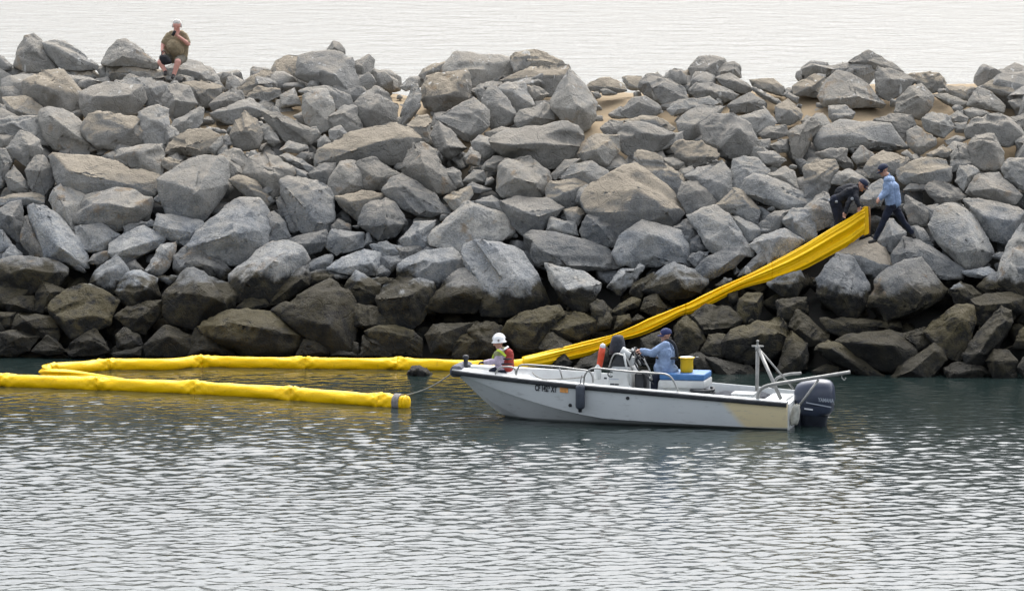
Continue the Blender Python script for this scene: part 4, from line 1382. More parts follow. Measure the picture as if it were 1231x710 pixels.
def hull_text():
    for body, pxs, py, mat, sz in (('CF 1423 XT', (642.0, 670.0), 467.2, M_INK, 0.165),):
        a = bl(pxs[0], py - 1.2, .95); b = bl(pxs[1], py + 1.2, 1.0)
        A = Vector((a.x, side_y(a.x, a.z), a.z)); Bv = Vector((b.x, side_y(b.x, b.z), b.z))
        c = (A + Bv) / 2; xd = (Bv - A).normalized()
        n = Vector((0, 1, 0)); n = (n - xd * n.dot(xd)).normalized()
        n = (n + Vector((0, 0, -0.04))).normalized()
        yd = n.cross(xd)
        M = Matrix((xd, yd, n)).transposed().to_4x4(); M.translation = c + n * 0.02
        text_mesh('registration_number', body, sz, M, mat, boat, bold=0.006, xscale=0.55)
    p = bl(678, 468.6, .98); y = side_y(p.x, p.z)
    xd = Vector((side_y(p.x, p.z) * 0 - 1, (side_y(p.x - .1, p.z) - y) / .1, 0)).normalized()
    bm = bmesh.new()
    q = [Vector((p.x, y + 0.012, p.z)) + xd * u + Vector((0, 0, v)) for u, v in ((-.085, -.045), (.085, -.055), (.085, .045), (-.085, .055))]
    bm.faces.new([bm.verts.new(v) for v in q])
    obj_bm('registration_sticker', bm, M_STICK, boat, smooth=False)
hull_text()

def rail(name, pts, r, mat=M_STEEL, n=6, parent=boat):
    return obj_bm(name, tube_bm(smooth_path(pts, n), r, 10), mat, parent)

def build_fittings():
    # bow: foam-wrapped roller block and bollard
    p = bl(554, 447.5, 0.0)
    rr = []
    for y in np.linspace(-0.44, 0.44, 12):
        w = 0.03 + 0.05 * math.cos(y * 2.6)
        rr.append([Vector((LOA - 0.13 + w + 0.13 * math.copysign(abs(math.cos(a)) ** .6, math.cos(a)) , y, sheer(LOA) - 0.05 + 0.115 * math.sin(a))) for a in np.linspace(0, 2 * math.pi, 14, endpoint=False)])
    obj_bm('bow_pad', loft_bm(rr), M_DIRTYF, boat)
    obj_bm('bollard', lathe_bm([(0.10, 0), (0.10, 0.03), (0.045, 0.05), (0.045, 0.16), (0.065, 0.17), (0.06, 0.22), (0.03, 0.24)], 16, M=Matrix.Translation((LOA - 0.17, 0.0, sheer(LOA) + 0.0))), M_RUB, boat)
    # low bow grab rail and side rails, both sides
    for sgn in (1,):
        y = 0.80 * sgn
        q = [bl(593, 450.5, .86), bl(596, 445.5, .86), bl(601, 442, .86), bl(611, 441.5, .88), bl(617, 444, .90), bl(618.5, 450.5, .90)]
        rail('bow_rail', [Vector((v.x, sgn * min(v.y, beam(v.x) - 0.07), v.z)) for v in q], 0.017)
        q = [bl(618, 452, .93), bl(620, 445, .93), bl(626, 439.2, .93), bl(650, 440, .96), bl(671, 441.5, .98), bl(690, 444, 1.0), bl(706, 446.2, 1.0), bl(711, 452, 1.0), bl(712, 460, 1.0)]
        rail('side_rail', [Vector((v.x, sgn * min(v.y, beam(v.x) - 0.08), v.z)) for v in q], 0.018)
        q = [bl(671, 441.5, .98), bl(674.5, 455.5, 1.0)]
        rail('stanchion', [Vector((v.x, sgn * min(v.y, beam(v.x) - 0.08), v.z)) for v in q], 0.015, n=2)
        q = [bl(700.5, 462, 1.02), bl(702.5, 450, 1.02), bl(712.5, 443.2, 1.02), bl(735, 445, 1.02), bl(760, 447.3, 1.02), bl(785, 449, 1.02), bl(800, 450.5, 1.02), bl(808, 457, 1.02), bl(814.5, 471, 1.02)]
        rail('grab_rail', [Vector((v.x, sgn * min(v.y, beam(v.x) - 0.08), v.z)) for v in q], 0.019)
        q = [bl(640, 453.5, .95), bl(648, 455, .97), bl(665, 456.5, .97), bl(690, 455.5, .97)]
    # coiled line along the fore deck
    q = [bl(640, 449, .75), bl(646, 454, .85), bl(655, 457, .9), bl(672, 456.5, .9), bl(690, 455.5, .9), bl(702, 454, .9)]
    rail('mooring_line', [v + Vector((0, 0, 0.02)) for v in q], 0.012, M_ROPE)
build_fittings()

def build_console():
    a = bl(727, 463, 0.42); b = bl(758, 441, 0.42)
    x1, x0 = a.x, b.x
    zt = b.z
    rings = []
    # raked console body
    prof = [(x0, 0.20), (x0, zt - 0.10), (x0 + 0.06, zt), (x1 - 0.12, zt), (x1 - 0.03, 0.62), (x1, 0.20)]
    bm = loft_bm([[Vector((x, y, z)) for x, z in prof] for y in (-0.42, 0.42)])
    bmesh.ops.bevel(bm, geom=bm.edges[:], offset=0.03, segments=2, affect='EDGES')
    con = obj_bm('console', bm, M_CAPW, boat, angle=40)
    # marks on its side
    def side_M(px, py):
        p = bl(px, py, 0.425)
        xd = Vector((-1, 0, 0)); yd = Vector((0, 0, 1)); n = Vector((0, 1, 0))
        M = Matrix((xd, yd, n)).transposed().to_4x4(); M.translation = Vector((p.x, 0.424, p.z)); return M
    text_mesh('console_letter', 'C', 0.16, side_M(733.3, 450.0), M_INK, con, bold=0.004)
    for px, py, w, h, m in ((727.8, 454.3, .06, .035, M_INK), (738, 455.4, .20, .022, M_DECAL), (737, 443.6, .26, .04, M_DECAL), (736, 461.5, .09, .03, M_INK), (741.5, 461.8, .08, .03, M_INK)):
        M = side_M(px, py); c = M.translation
        bm = bmesh.new(); bm.faces.new([bm.verts.new(c + Vector((u * w / 2, 0.002, v * h / 2))) for u, v in ((-1, -1), (1, -1), (1, 1), (-1, 1))])
        obj_bm('console_decal', bm, m, con, smooth=False)
    # smoked screen in a white frame, grey cover behind it
    zs = bl(740, 427, 0.40).z
    bm = loft_bm([[Vector((x, y, z)) for x, z in ((x1 - 0.10, zt + 0.01), (x1 - 0.16, zt + 0.01), (x1 - 0.26, zs), (x1 - 0.22, zs))] for y in (-0.36, 0.36)])
    obj_bm('windscreen', bm, M_GLASS, con, smooth=False)
    for y in (-0.38, 0.38):
        obj_bm('screen_side', loft_bm([[Vector((x, yy, z)) for x, z in ((x1 - 0.10, zt), (x1 - 0.28, zs + 0.02), (x0 + 0.12, zs - 0.02), (x0 + 0.02, zt))] for yy in (y - 0.012, y + 0.012)]), M_GLASS, con, smooth=False)
        q = [(x1 - 0.08, zt - 0.02), (x1 - 0.16, zs - 0.02), (x1 - 0.24, zs + 0.035), (x0 + 0.18, zs + 0.01), (x0 + 0.10, zs - 0.03), (x0 - 0.04, zt - 0.06)]
        obj_bm('screen_rail', tube_bm(smooth_path([Vector((x, y * 1.06, z)) for x, z in q], 5), 0.016, 10), M_STEEL, con)
        p0, p1 = bl(750, 424, .4), bl(757, 461, .4)
        obj_bm('console_brace', tube_bm([Vector((p0.x, y * 1.1, p0.z)), Vector((p1.x, y * 1.1, p1.z))], 0.022, 8), M_CAPW, con)
    c0 = bl(742, 425, 0.0)
    rr = []
    for z, hw, d in ((zs - 0.02, .20, .17), (zs + .10, .21, .17), (zs + .25, .19, .14), (zs + .335, .165, .11), (zs + .355, .12, .06)):
        rr.append([Vector((c0.x + d * math.cos(a) * (1.0 if abs(math.cos(a)) < .9 else .95) + 0.03 * (zs - z), hw * math.sin(a), z)) for a in np.linspace(0, 2 * math.pi, 18, endpoint=False)])
    obj_bm('electronics_cover', loft_bm(rr), M_NAVY, con)
    bpost = bl(739, 428, 0.0)
    # searchlight
    p = bl(752.5, 425, 0.15)
    M = Matrix.Translation(p) @ Matrix.Rotation(math.radians(62), 4, 'Y')
    obj_bm('searchlight', lathe_bm([(0.03, -0.14), (0.075, -0.10), (0.085, 0.0), (0.10, 0.08), (0.10, 0.11), (0.02, 0.12)], 16, M=M), M_CAPW, con)
    p2 = bl(757.5, 433, 0.12)
    obj_bm('throttle_box', box_bm(p2 - Vector((.09, .07, .10)), p2 + Vector((.09, .07, .08)), 0.02), M_WHITE, con, angle=40)
    rail('throttle_lever', [p2 + Vector((0, .08, .02)), p2 + Vector((-.05, .09, .14)), p2 + Vector((-.10, .09, .20))], 0.016, M_RUB, parent=con)
    # steering wheel on its column
    w = bl(769.5, 428, -0.05)
    ax = Vector((-0.83, 0, 0.55)).normalized()
    u = Vector((0, 1, 0)); v = ax.cross(u)
    ring = [w + (u * math.cos(t) + v * math.sin(t)) * 0.20 for t in np.linspace(0, 2 * math.pi, 33)]
    wheel = obj_bm('steering_wheel', tube_bm(ring, 0.017, 8, caps=False), M_RUB, boat)
    for t in (0.5, 2.6, 4.7):
        obj_bm('wheel_spoke', tube_bm([w - ax * 0.03, w + (u * math.cos(t) + v * math.sin(t)) * 0.20], 0.012, 6), M_RUB, wheel)
    obj_bm('steering_column', tube_bm([w, w - ax * 0.28], 0.035, 10), M_RUB, wheel)
    # dark lower locker abaft the console and a pair of dark hoses
    a = bl(762, 462, 0.3); b = bl(774, 449, 0.3)
    obj_bm('footwell_locker', box_bm((b.x, -0.3, 0.21), (a.x - 0.01, 0.3, b.z), 0.03), M_RUB, boat, angle=40)
    for dy in (0.36, 0.30):
        rail('control_cable', [bl(763, 436, dy), bl(768, 445, dy), bl(777, 452, dy), bl(786, 462, dy)], 0.016, M_RUB)
    p0, p1, p2_ = bl(774, 431, .36), bl(781, 445, .36), bl(784, 457, .36)
    rail('seat_rail', [p0, p1, p2_], 0.017)
build_console()

def build_towpost():
    t = bl(912, 419, 0.0); f = bl(908.5, 478, 0.1)
    post = obj_bm('tow_post', tube_bm([Vector((f.x, 0.0, 0.25)), Vector((t.x + 0.02, 0, t.z))], 0.036, 12), M_ALU, boat)
    z = t.z
    obj_bm('post_cap', lathe_bm([(0.05, -0.03), (0.05, 0.05), (0.022, 0.06), (0.022, 0.14), (0.035, 0.15), (0.02, 0.17)], 12, M=Matrix.Translation((t.x + 0.02, 0, z))), M_ALU, post)
    obj_bm('cross_pin', tube_bm([Vector((t.x - 0.10, 0, z + 0.05)), Vector((t.x + 0.14, 0, z + 0.05))], 0.018, 8), M_ALU, post)
    a = bl(938.5, 479, 0.55)
    obj_bm('brace', tube_bm([Vector((t.x, 0.01, z)), a], 0.036, 10), M_ALU, post)
    b = bl(954, 467, -0.35)
    obj_bm('brace', tube_bm([Vector((t.x, -0.01, z)), b], 0.020, 10), M_ALU, post)
    q = [bl(910.5, 479, .86), bl(912.5, 471, .86), bl(918, 465.3, .85), bl(930, 461.8, .85), bl(947, 459, .75), bl(985, 453, .5), bl(1022, 447, .3)]
    bar = rail('engine_guard', q, 0.036, M_ALU)
    rail('guard_strut', [bl(984, 456, .5), bl(959.5, 489, .72)], 0.024, M_ALU, n=2, parent=bar)
    h = bl(1012, 450, .35)
    rail('guard_hook', [h, h + Vector((0.0, 0, -.06)), h + Vector((-0.05, 0, -.11)), h + Vector((-0.08, 0, -.06))], 0.012, M_ALU, parent=bar)
    # second guard tube on the far side
    rail('engine_guard', [Vector((v.x, -v.y, v.z)) for v in q[:5]], 0.030, M_ALU)
    # lashed cloth on the quarter where the strut lands
    rr = []
    rnd = random.Random(4)
    for k in range(9):
        s = k / 8
        p = bl(958 - 4 * s, 486 + 24 * s, .76)
        r = 0.075 + 0.05 * math.sin(s * 3.1) + rnd.uniform(-.012, .012)
        rr.append([p + Vector((r * 0.8 * math.cos(a), r * math.sin(a) * 0.6, 0.02 * math.sin(3 * a + k))) for a in np.linspace(0, 6.28, 12, endpoint=False)])
    obj_bm('chafe_cloth', loft_bm(rr), plain('chafe_canvas', (0.40, 0.40, 0.36), 0.9, var=0.2, scale=16, bump=0.02), boat)
build_towpost()

def build_outboard():
    a = bl(955.5, 476, 0.0)      # forward edge of the cowling
    b = bl(1003.5, 476, 0.0)
    xf, xa = a.x, b.x
    zt = bl(985, 455.5, 0.0).z; zb = bl(980, 498, 0.0).z
    eng = obj_bm('outboard_motor', bmesh.new(), None, boat)
    def sect(z, x0, x1, hw, p=2.6):
        cx, rx = (x0 + x1) / 2, (x1 - x0) / 2
        out = []
        for k in range(28):
            t = 2 * math.pi * k / 28
            c, s = math.cos(t), math.sin(t)
            out.append(Vector((cx + rx * math.copysign(abs(c) ** (2 / p), c), hw * math.copysign(abs(s) ** (2 / p), s), z)))
        return out
    H = zt - zb
    L = xf - xa
    rings = [sect(zb + H * 0.30, xa + .03, xf - .03, .29, 3.2), sect(zb + H * .45, xa, xf, .315, 3.2), sect(zb + H * .66, xa + .005, xf, .31, 3.0),
             sect(zb + H * .80, xa + .02, xf - .02, .285, 3.0), sect(zb + H * .90, xa + .05, xf - .05, .24, 2.8), sect(zb + H * .965, xa + .10, xf - .13, .18, 2.6), sect(zt, xa + .20, xf - .26, .10, 2.4)]
    for k, z in enumerate(rings):                       # crown slopes down forward
        for v in z:
            u = max(0, (v.z - (zb + .6 * H)) / (.4 * H))
            v.z -= u * 0.10 * max(0, (v.x - (xa + xf) / 2) / L) * 1.2
    cowl = obj_bm('cowling', loft_bm(rings), M_ENG, boat, angle=50)
    low = [sect(zb + H * .29, xa + .02, xf - .02, .295, 3.2), sect(zb + H * .12, xa + .03, xf - .04, .28, 3.0), sect(zb, xa + .10, xf - .08, .22, 2.8)]
    obj_bm('lower_cowling', loft_bm(low), M_ENG, boat, angle=50)
    bm = loft_bm([sect(zb + .02, xa + .12, xf - .10, .20, 3), sect(zb - .15, xa + .16, xf - .10, .17, 3), sect(-0.05, xa + .17, xf - .16, .14, 3), sect(-0.55, xa + .22, xf - .22, .07, 2.2)])
    obj_bm('motor_leg', bm, M_ENGD, boat, angle=50)
    obj_bm('motor_bracket', box_bm((xf - .16, -.24, -.08), (-0.035, .24, .56), 0.03), M_ENGD, boat, angle=40)
    # stripe, plate and lettering on the near side
    def patch(name, c, w, h, slope, mat, y):
        bm = bmesh.new()
        bm.faces.new([bm.verts.new(Vector((c.x + u * w / 2, y, c.z + v * h / 2 - slope * u * w / 2))) for u, v in ((-1, -1), (1, -1), (1, 1), (-1, 1))])
        obj_bm(name, bm, mat, cowl, smooth=False)
    for k, (px, py) in enumerate(((971, 483.6), (981, 485.3), (991, 487))):
        pass
    p = bl(984.5, 486.2, .30)
    patch('cowling_stripe', p, 0.50, 0.022, -0.16, M_DECAL, 0.3225)
    p = bl(972, 491.5, .30)
    patch('cowling_plate', p, 0.17, 0.030, -0.10, M_PLATE, 0.3035)
    p = bl(993, 481, .31)
    xd = Vector((-1, 0, -0.06)).normalized(); n = Vector((0, 1, 0)); yd = n.cross(xd)
    M = Matrix((xd, yd, n)).transposed().to_4x4(); M.translation = Vector((p.x, 0.3205, p.z))
    text_mesh('maker_lettering', 'YAMAHA', 0.105, M, M_DECAL, cowl, bold=0.003, xscale=0.72)
    bpy.data.objects.remove(eng)
build_outboard()

# loose things aboard -------------------------------------------------------------------
def aboard(name, local, label, cat):
    o = empty(name, BM @ Vector(local), (0, 0, YAW))
    return tag(o, label, cat)

def build_loose():
    # ice-chest seat with a blue cushion
    a = bl(792, 472, 0.40); b = bl(847, 458, 0.40); t = bl(847, 449.5, 0.40)
    t2 = b.z
    xm = (a.x + b.x) / 2; hw = (a.x - b.x) / 2
    c = aboard('cooler', (xm, 0, 0.21), 'white cooler box with a flat blue cushion, serving as the helm seat', 'cooler')
    zt = t2 - 0.21
    bm = loft_bm([[Vector((sx * (hw - .05 + d), sy * (.36 + d), z)) for sx, sy in ((-1, -1), (1, -1), (1, 1), (-1, 1))] for z, d in ((0, -.02), (zt * .75, 0.0))])
    bmesh.ops.bevel(bm, geom=bm.edges[:], offset=0.03, segments=2, affect='EDGES')
    obj_bm('cooler_body', bm, M_CAPW, c, angle=40)
    obj_bm('cooler_lid', box_bm((-hw, -.40, zt * .76), (hw, .40, zt), 0.02), M_CAPW, c, angle=40)
    zc = t.z - 0.21
    bm = box_bm((-hw + .01, -.40, zt + .003), (hw - .01, .40, zc - 0.01), 0.03, seg=3)
    obj_bm('cushion', bm, M_BLUECUSH, c, angle=60)
    for s in (-1, 1):
        obj_bm('handle', tube_bm([Vector((s * (hw - .03), -.12, zt * .5)), Vector((s * (hw + .03), -.10, zt * .45)), Vector((s * (hw + .03), .10, zt * .45)), Vector((s * (hw - .03), .12, zt * .5))], 0.012, 6), M_RUB, c)
    # bucket on the cushion
    p = bl(825.5, 449, 0.05)
    bk = aboard('bucket', (p.x, 0.05, t.z - 0.01), 'yellow plastic bucket standing on the blue cushion behind the helmsman', 'bucket')
    obj_bm('pail', lathe_bm([(0.115, 0.0), (0.125, 0.01), (0.13, 0.10), (0.125, 0.2), (0.135, 0.27), (0.145, 0.275)], 24), M_BUCKET, bk, angle=50)
    obj_bm('rim', lathe_bm([(0.15, 0.274), (0.16, 0.28), (0.16, 0.295), (0.14, 0.30)], 24), M_BUCKET, bk, angle=50)
    obj_bm('lid', lathe_bm([(0.135, 0.296), (0.135, 0.306), (0.05, 0.308)], 24), M_CAPW, bk, angle=50)
    obj_bm('bail', tube_bm([Vector((-.15, 0, .285)), Vector((-.2, .02, .31)), Vector((-.24, .03, .312))], 0.008, 6), M_STEEL, bk)
    # fender hung over the side
    top = bl(698, 462, 1.08); bot = bl(698, 494.5, 1.08)
    y = beam(top.x) + 0.115
    f = aboard('fender', (top.x, y, bot.z), 'dark blue cylindrical fender hanging against the hull amidships', 'fender')
    h = top.z - bot.z
    obj_bm('fender_body', lathe_bm([(0.028, 0.0), (0.035, 0.05), (0.06, 0.06), (0.088, 0.09), (0.093, 0.12), (0.093, h - 0.06), (0.085, h - 0.025), (0.05, h - 0.005), (0.03, h + .02)], 20), M_FEND, f)
    obj_bm('fender_tip', lathe_bm([(0.02, -0.01), (0.037, 0.0), (0.04, 0.055), (0.057, 0.066)], 16), M_RUB, f)
    obj_bm('lanyard', tube_bm([Vector((0, 0, h)), Vector((0, -.06, h + .10)), Vector((0, -.16, h + .17))], 0.01, 6), M_RUB, f)
    # red flare tube and white bottle float before the console
    p = bl(720.5, 439.5, 0.30)
    fl = aboard('marker_light', (p.x, 0.30, p.z - 0.02), 'slim red marker light with a pale globe, standing before the console', 'marker light')
    tp = bl(724.8, 413.5, 0.30)
    d = Vector((tp.x - p.x, 0, tp.z - p.z))
    obj_bm('red_tube', tube_bm([d * 0.0, d * 0.2, d * .6, d * .88], [0.055, 0.062, 0.068, 0.06], 16), M_RED, fl)
    obj_bm('globe', lathe_bm([(0.005, -.06), (0.045, -.04), (0.06, 0), (0.045, .04), (0.005, .06)], 14, M=Matrix.Translation(d * .95)), M_PLATE, fl)
    obj_bm('stem', tube_bm([d * -0.35, d * 0.02], 0.02, 8), M_STEEL, fl)
    p = bl(718.5, 456, 0.42)
    wb = aboard('float_bottle', (p.x, 0.42, p.z), 'white bottle-shaped float standing beside the console under the red light', 'float')
    obj_bm('bottle_body', lathe_bm([(0.05, 0), (0.07, 0.02), (0.075, 0.08), (0.072, 0.20), (0.05, 0.26), (0.028, 0.285), (0.02, 0.30)], 18), M_CAPW, wb)
    # white box and dark coil aft
    a = bl(881, 478.5, 0.55); b = bl(907, 470.5, 0.55)
    wbx = aboard('tackle_box', ((a.x + b.x) / 2, 0.5, sheer(1) - .18), 'low white box lying on the gunwale ahead of the tow post', 'box')
    hw = (a.x - b.x) / 2
    obj_bm('box_body', box_bm((-hw, -.2, 0), (hw, .2, .2), 0.02), M_CAPW, wbx, angle=40)
    obj_bm('box_lid', box_bm((-hw - .012, -.212, .203), (hw + .012, .212, .235), 0.012), M_CAPW, wbx, angle=40)
    p = bl(846, 474, 0.3)
    cl = aboard('rope_coil', (p.x, 0.35, p.z - 0.18), 'coil of black hose heaped just aft of the cooler', 'hose')
    q = []
    for k in range(90):
        t = k * 0.33
        q.append(Vector(((.23 + .02 * math.sin(k)) * math.cos(t), (.23 + .02 * math.cos(2 * k)) * math.sin(t), 0.02 + 0.0032 * k)))
    obj_bm('coil', tube_bm(q, 0.028, 8), M_RUB, cl)
    a = bl(862, 466.5, 0); b = bl(905, 474, 0)  # dark wavy-topped slab that makes this stretch of the after deck black
    mt = aboard('dark_deck_piece', ((a.x + b.x) / 2, -0.35, 0.21), 'dark uneven flat piece covering part of the after deck', 'tarpaulin')
    xs = np.linspace(-.6, .6, 22); ys = np.linspace(-.42, .42, 14)
    V = [(x, y, 0.30 + 0.03 * math.sin(9 * x + 4 * y) + 0.02 * math.sin(13 * y - 5 * x)) for y in ys for x in xs]
    W = [(x * .98, y * .98, 0.0) for y in ys for x in xs]
    n = len(xs); F = []
    for j in range(len(ys) - 1):
        for i in range(n - 1): F.append((j * n + i, j * n + i + 1, (j + 1) * n + i + 1, (j + 1) * n + i))
    k0 = len(V)
    bm = bmesh.new(); vv = [bm.verts.new(v) for v in V + W]
    for f_ in F:
        bm.faces.new([vv[i] for i in f_]); bm.faces.new([vv[i + k0] for i in f_[::-1]])
    bd = [i for i in range(n)] + [j * n + n - 1 for j in range(1, len(ys))] + [(len(ys) - 1) * n + i for i in range(n - 2, -1, -1)] + [j * n for j in range(len(ys) - 2, 0, -1)]
    for i, j in zip(bd, bd[1:] + bd[:1]): bm.faces.new((vv[i], vv[j], vv[j + k0], vv[i + k0]))
    obj_bm('deck_piece_body', bm, M_NAVY, mt)
build_loose()

# tow line from the near boom's end to the bow
_e = PA[-1] + Vector((0.03, 0, 0.16)); _b = BM @ Vector((LOA - 0.12, 0.1, sheer(LOA) + 0.05))
_pts = []
for k in range(17):
    t = k / 16
    _pts.append(_e.lerp(_b, t) + Vector((0, 0, -0.10 * math.sin(math.pi * t))))
_line = obj_bm('tow_line', tube_bm(_pts, 0.013, 8), M_ROPE)
tag(_line, "thin grey line running from the near boom's strapped end to the boat's bow", 'rope')

# a dark rock awash between the boom and the bow
def build_awash():
    rnd = random.Random(21)
    c = at_z(504, 450, 0.0)
    t = (c - CAM).dot(_fw)
    out = [(489, 447), (493, 441.5), (499, 437), (504, 437.5), (509, 441), (514, 442.5), (518.5, 447.5), (521, 452), (505, 456), (488, 453)]
    pts = [CAM + ray(x, y) * (t + rnd.uniform(-.15, .25)) - c for x, y in out]
    pts += [CAM + ray(505 + (x - 505) * .55, 449 + (y - 449) * .5) * (t - 0.25) - c for x, y in out[::2]]
    pts += [p + Vector((0, 0.35, -0.15)) for p in pts[:8]] + [Vector((-.25, -.1, -.4)), Vector((.25, 0, -.4))]
    me = stone_mesh('awash_rock', pts, 0.42, rnd, 0.045, chips=4)
    o = link(bpy.data.objects.new('awash_rock', me)); o.location = c
    o.color = (0, 0.1, 0.6, 1)
    tag(o, 'small dark rock just awash beside the far boom, off the bow', 'rock')
build_awash()

# ------------------------------------------------------------------ people
M_SKIN = plain('skin', (0.46, 0.25, 0.18), 0.55, var=0.08, scale=14)
M_SKINR = plain('flushed_skin', (0.58, 0.30, 0.25), 0.55, var=0.1, scale=12)
M_EYE = plain('eye', (0.03, 0.02, 0.02), 0.3)
M_BLUESH = plain('light_blue_shirt', (0.23, 0.315, 0.48), 0.9, var=0.14, scale=9, bump=0.05, bscale=11)
M_NAVYT = plain('navy_trousers', (0.011, 0.015, 0.030), 0.9, var=0.25, scale=9, bump=0.05, bscale=9)
M_BLACKJ = plain('black_jacket', (0.008, 0.010, 0.016), 0.85, var=0.3, scale=8, bump=0.05, bscale=9)
M_BOOT = plain('dark_boot', (0.02, 0.019, 0.019), 0.6, var=0.2)
M_CAP = plain('navy_cap', (0.018, 0.024, 0.05), 0.85, var=0.2)
M_CAPB = plain('blue_cap', (0.028, 0.038, 0.115), 0.85, var=0.15)
M_KHAKI = plain('khaki_shirt', (0.235, 0.19, 0.122), 0.95, var=0.15, scale=8, bump=0.05, bscale=10)
M_SHORTS = plain('olive_shorts', (0.13, 0.12, 0.095), 0.95, var=0.2, scale=8, bump=0.04, bscale=10)
M_HAIR = plain('white_hair', (0.62, 0.60, 0.57), 0.9, var=0.15, scale=30, bump=0.03, bscale=60)
M_DHAIR = plain('dark_hair', (0.02, 0.016, 0.014), 0.8, var=0.2, scale=30)
M_LAV = plain('lavender_shirt', (0.42, 0.36, 0.46), 0.9, var=0.15, scale=8, bump=0.05, bscale=11)
M_HIVIS = plain('lime_tape', (0.48, 0.62, 0.06), 0.7, var=0.1)
M_VESTY = plain('mesh_vest', (0.24, 0.25, 0.13), 0.9, var=0.35, scale=14)
M_SILVER = plain('reflective_tape', (0.62, 0.65, 0.66), 0.4, var=0.1)
M_REDV = plain('red_life_vest', (0.28, 0.035, 0.028), 0.8, var=0.2, scale=8, bump=0.04, bscale=12)
M_GLOVE = plain('black_glove', (0.016, 0.016, 0.018), 0.8, var=0.2)
M_HAT = plain('white_hard_hat', (0.82, 0.83, 0.84), 0.25, var=0.02)
M_PATCH = plain('pale_patch', (0.34, 0.36, 0.38), 0.7, var=0.25, scale=60)
M_STRAP = plain('black_strap', (0.018, 0.02, 0.026), 0.7, var=0.2)
M_BAG = plain('black_bag', (0.012, 0.013, 0.018), 0.75, var=0.2, bump=0.03, bscale=14)
M_PHONE = plain('black_phone', (0.012, 0.012, 0.014), 0.25)

def capsule(bm, A, B, ra, rb, seg=14, cap=4):
    A, B = Vector(A), Vector(B)
    d = B - A
    L = d.length
    d = d.normalized() if L > 1e-6 else Vector((0, 0, 1))
    n = d.orthogonal().normalized(); m = d.cross(n)
    prof = []
    for k in range(cap + 1):
        t = math.pi / 2 * (1 - k / cap)
        prof.append((A - d * (ra * math.sin(t)), max(ra * math.cos(t), 1e-4)))
    for k in range(cap + 1):
        t = math.pi / 2 * k / cap
        prof.append((B + d * (rb * math.sin(t)), max(rb * math.cos(t), 1e-4)))
    rings = [[bm.verts.new(c + (n * math.cos(6.28318 * k / seg) + m * math.sin(6.28318 * k / seg)) * r) for k in range(seg)] for c, r in prof]
    for a, b in zip(rings, rings[1:]):
        for k in range(seg):
            bm.faces.new((a[k], a[(k + 1) % seg], b[(k + 1) % seg], b[k]))
    bm.faces.new(rings[0][::-1]); bm.faces.new(rings[-1])

def fuse(name, prims, parent, voxel=0.011, fold=0.0, seed=0):
    """one continuous skin over tapered limbs; each face takes the material of the limb under it"""
    bm = bmesh.new()
    for A, B, ra, rb, mat in prims: capsule(bm, A, B, ra, rb)
    bmesh.ops.recalc_face_normals(bm, faces=bm.faces)
    me = bpy.data.meshes.new('tmp'); bm.to_mesh(me); bm.free()
    o = bpy.data.objects.new('tmp', me); COL.objects.link(o)
    r = o.modifiers.new('r', 'REMESH'); r.mode = 'VOXEL'; r.voxel_size = voxel
    s = o.modifiers.new('s', 'SMOOTH'); s.iterations = 3; s.factor = 0.5
    dg = bpy.context.evaluated_depsgraph_get()
    out = bpy.data.meshes.new_from_object(o.evaluated_get(dg))
    bpy.data.objects.remove(o); bpy.data.meshes.remove(me)
    out.name = name
    n = len(out.vertices)
    co = np.zeros(n * 3); out.vertices.foreach_get('co', co); co = co.reshape(-1, 3)
    if fold:
        no = np.zeros(n * 3); out.vertex_normals.foreach_get('vector', no); no = no.reshape(-1, 3)
        w = 1 - np.abs(fbm(co * 9 + seed * 13.7, 3)) * 2.2
        best = np.full(n, 1e9); clo = np.zeros(n, dtype=bool)
    # material by nearest limb
    nf = len(out.polygons)
    fc = np.zeros(nf * 3); out.polygons.foreach_get('center', fc); fc = fc.reshape(-1, 3)
    mats = []
    for p in prims:
        if p[4] not in mats: mats.append(p[4])
    def nearest_limb(P):
        best = np.full(len(P), 1e9); idx = np.zeros(len(P), dtype=np.int32)
        for A, B, ra, rb, mat in prims:
            a = np.array(A); d = np.array(B) - a
            u = np.clip(((P - a) @ d) / (d @ d + 1e-9), 0, 1)
            dist = np.linalg.norm(P - a - u[:, None] * d, axis=1) - (ra + (rb - ra) * u)
            k = dist < best
            best[k] = dist[k]; idx[k] = mats.index(mat)
        return idx
    if fold:
        vi = nearest_limb(co)
        soft = np.array([0.0 if m in (M_SKIN, M_SKINR, M_EYE, M_GLOVE, M_BOOT) else 1.0 for m in mats])[vi]
        co = co + no * (fold * w * soft)[:, None]
        out.vertices.foreach_set('co', co.astype(np.float32).ravel())
    out.materials.clear()
    for m in mats: out.materials.append(m)
    out.polygons.foreach_set('material_index', nearest_limb(fc))
    out.polygons.foreach_set('use_smooth', [True] * nf)
    out.transform(Matrix.Translation(-parent.location))
    out.update()
    return link(bpy.data.objects.new(name, out), parent)

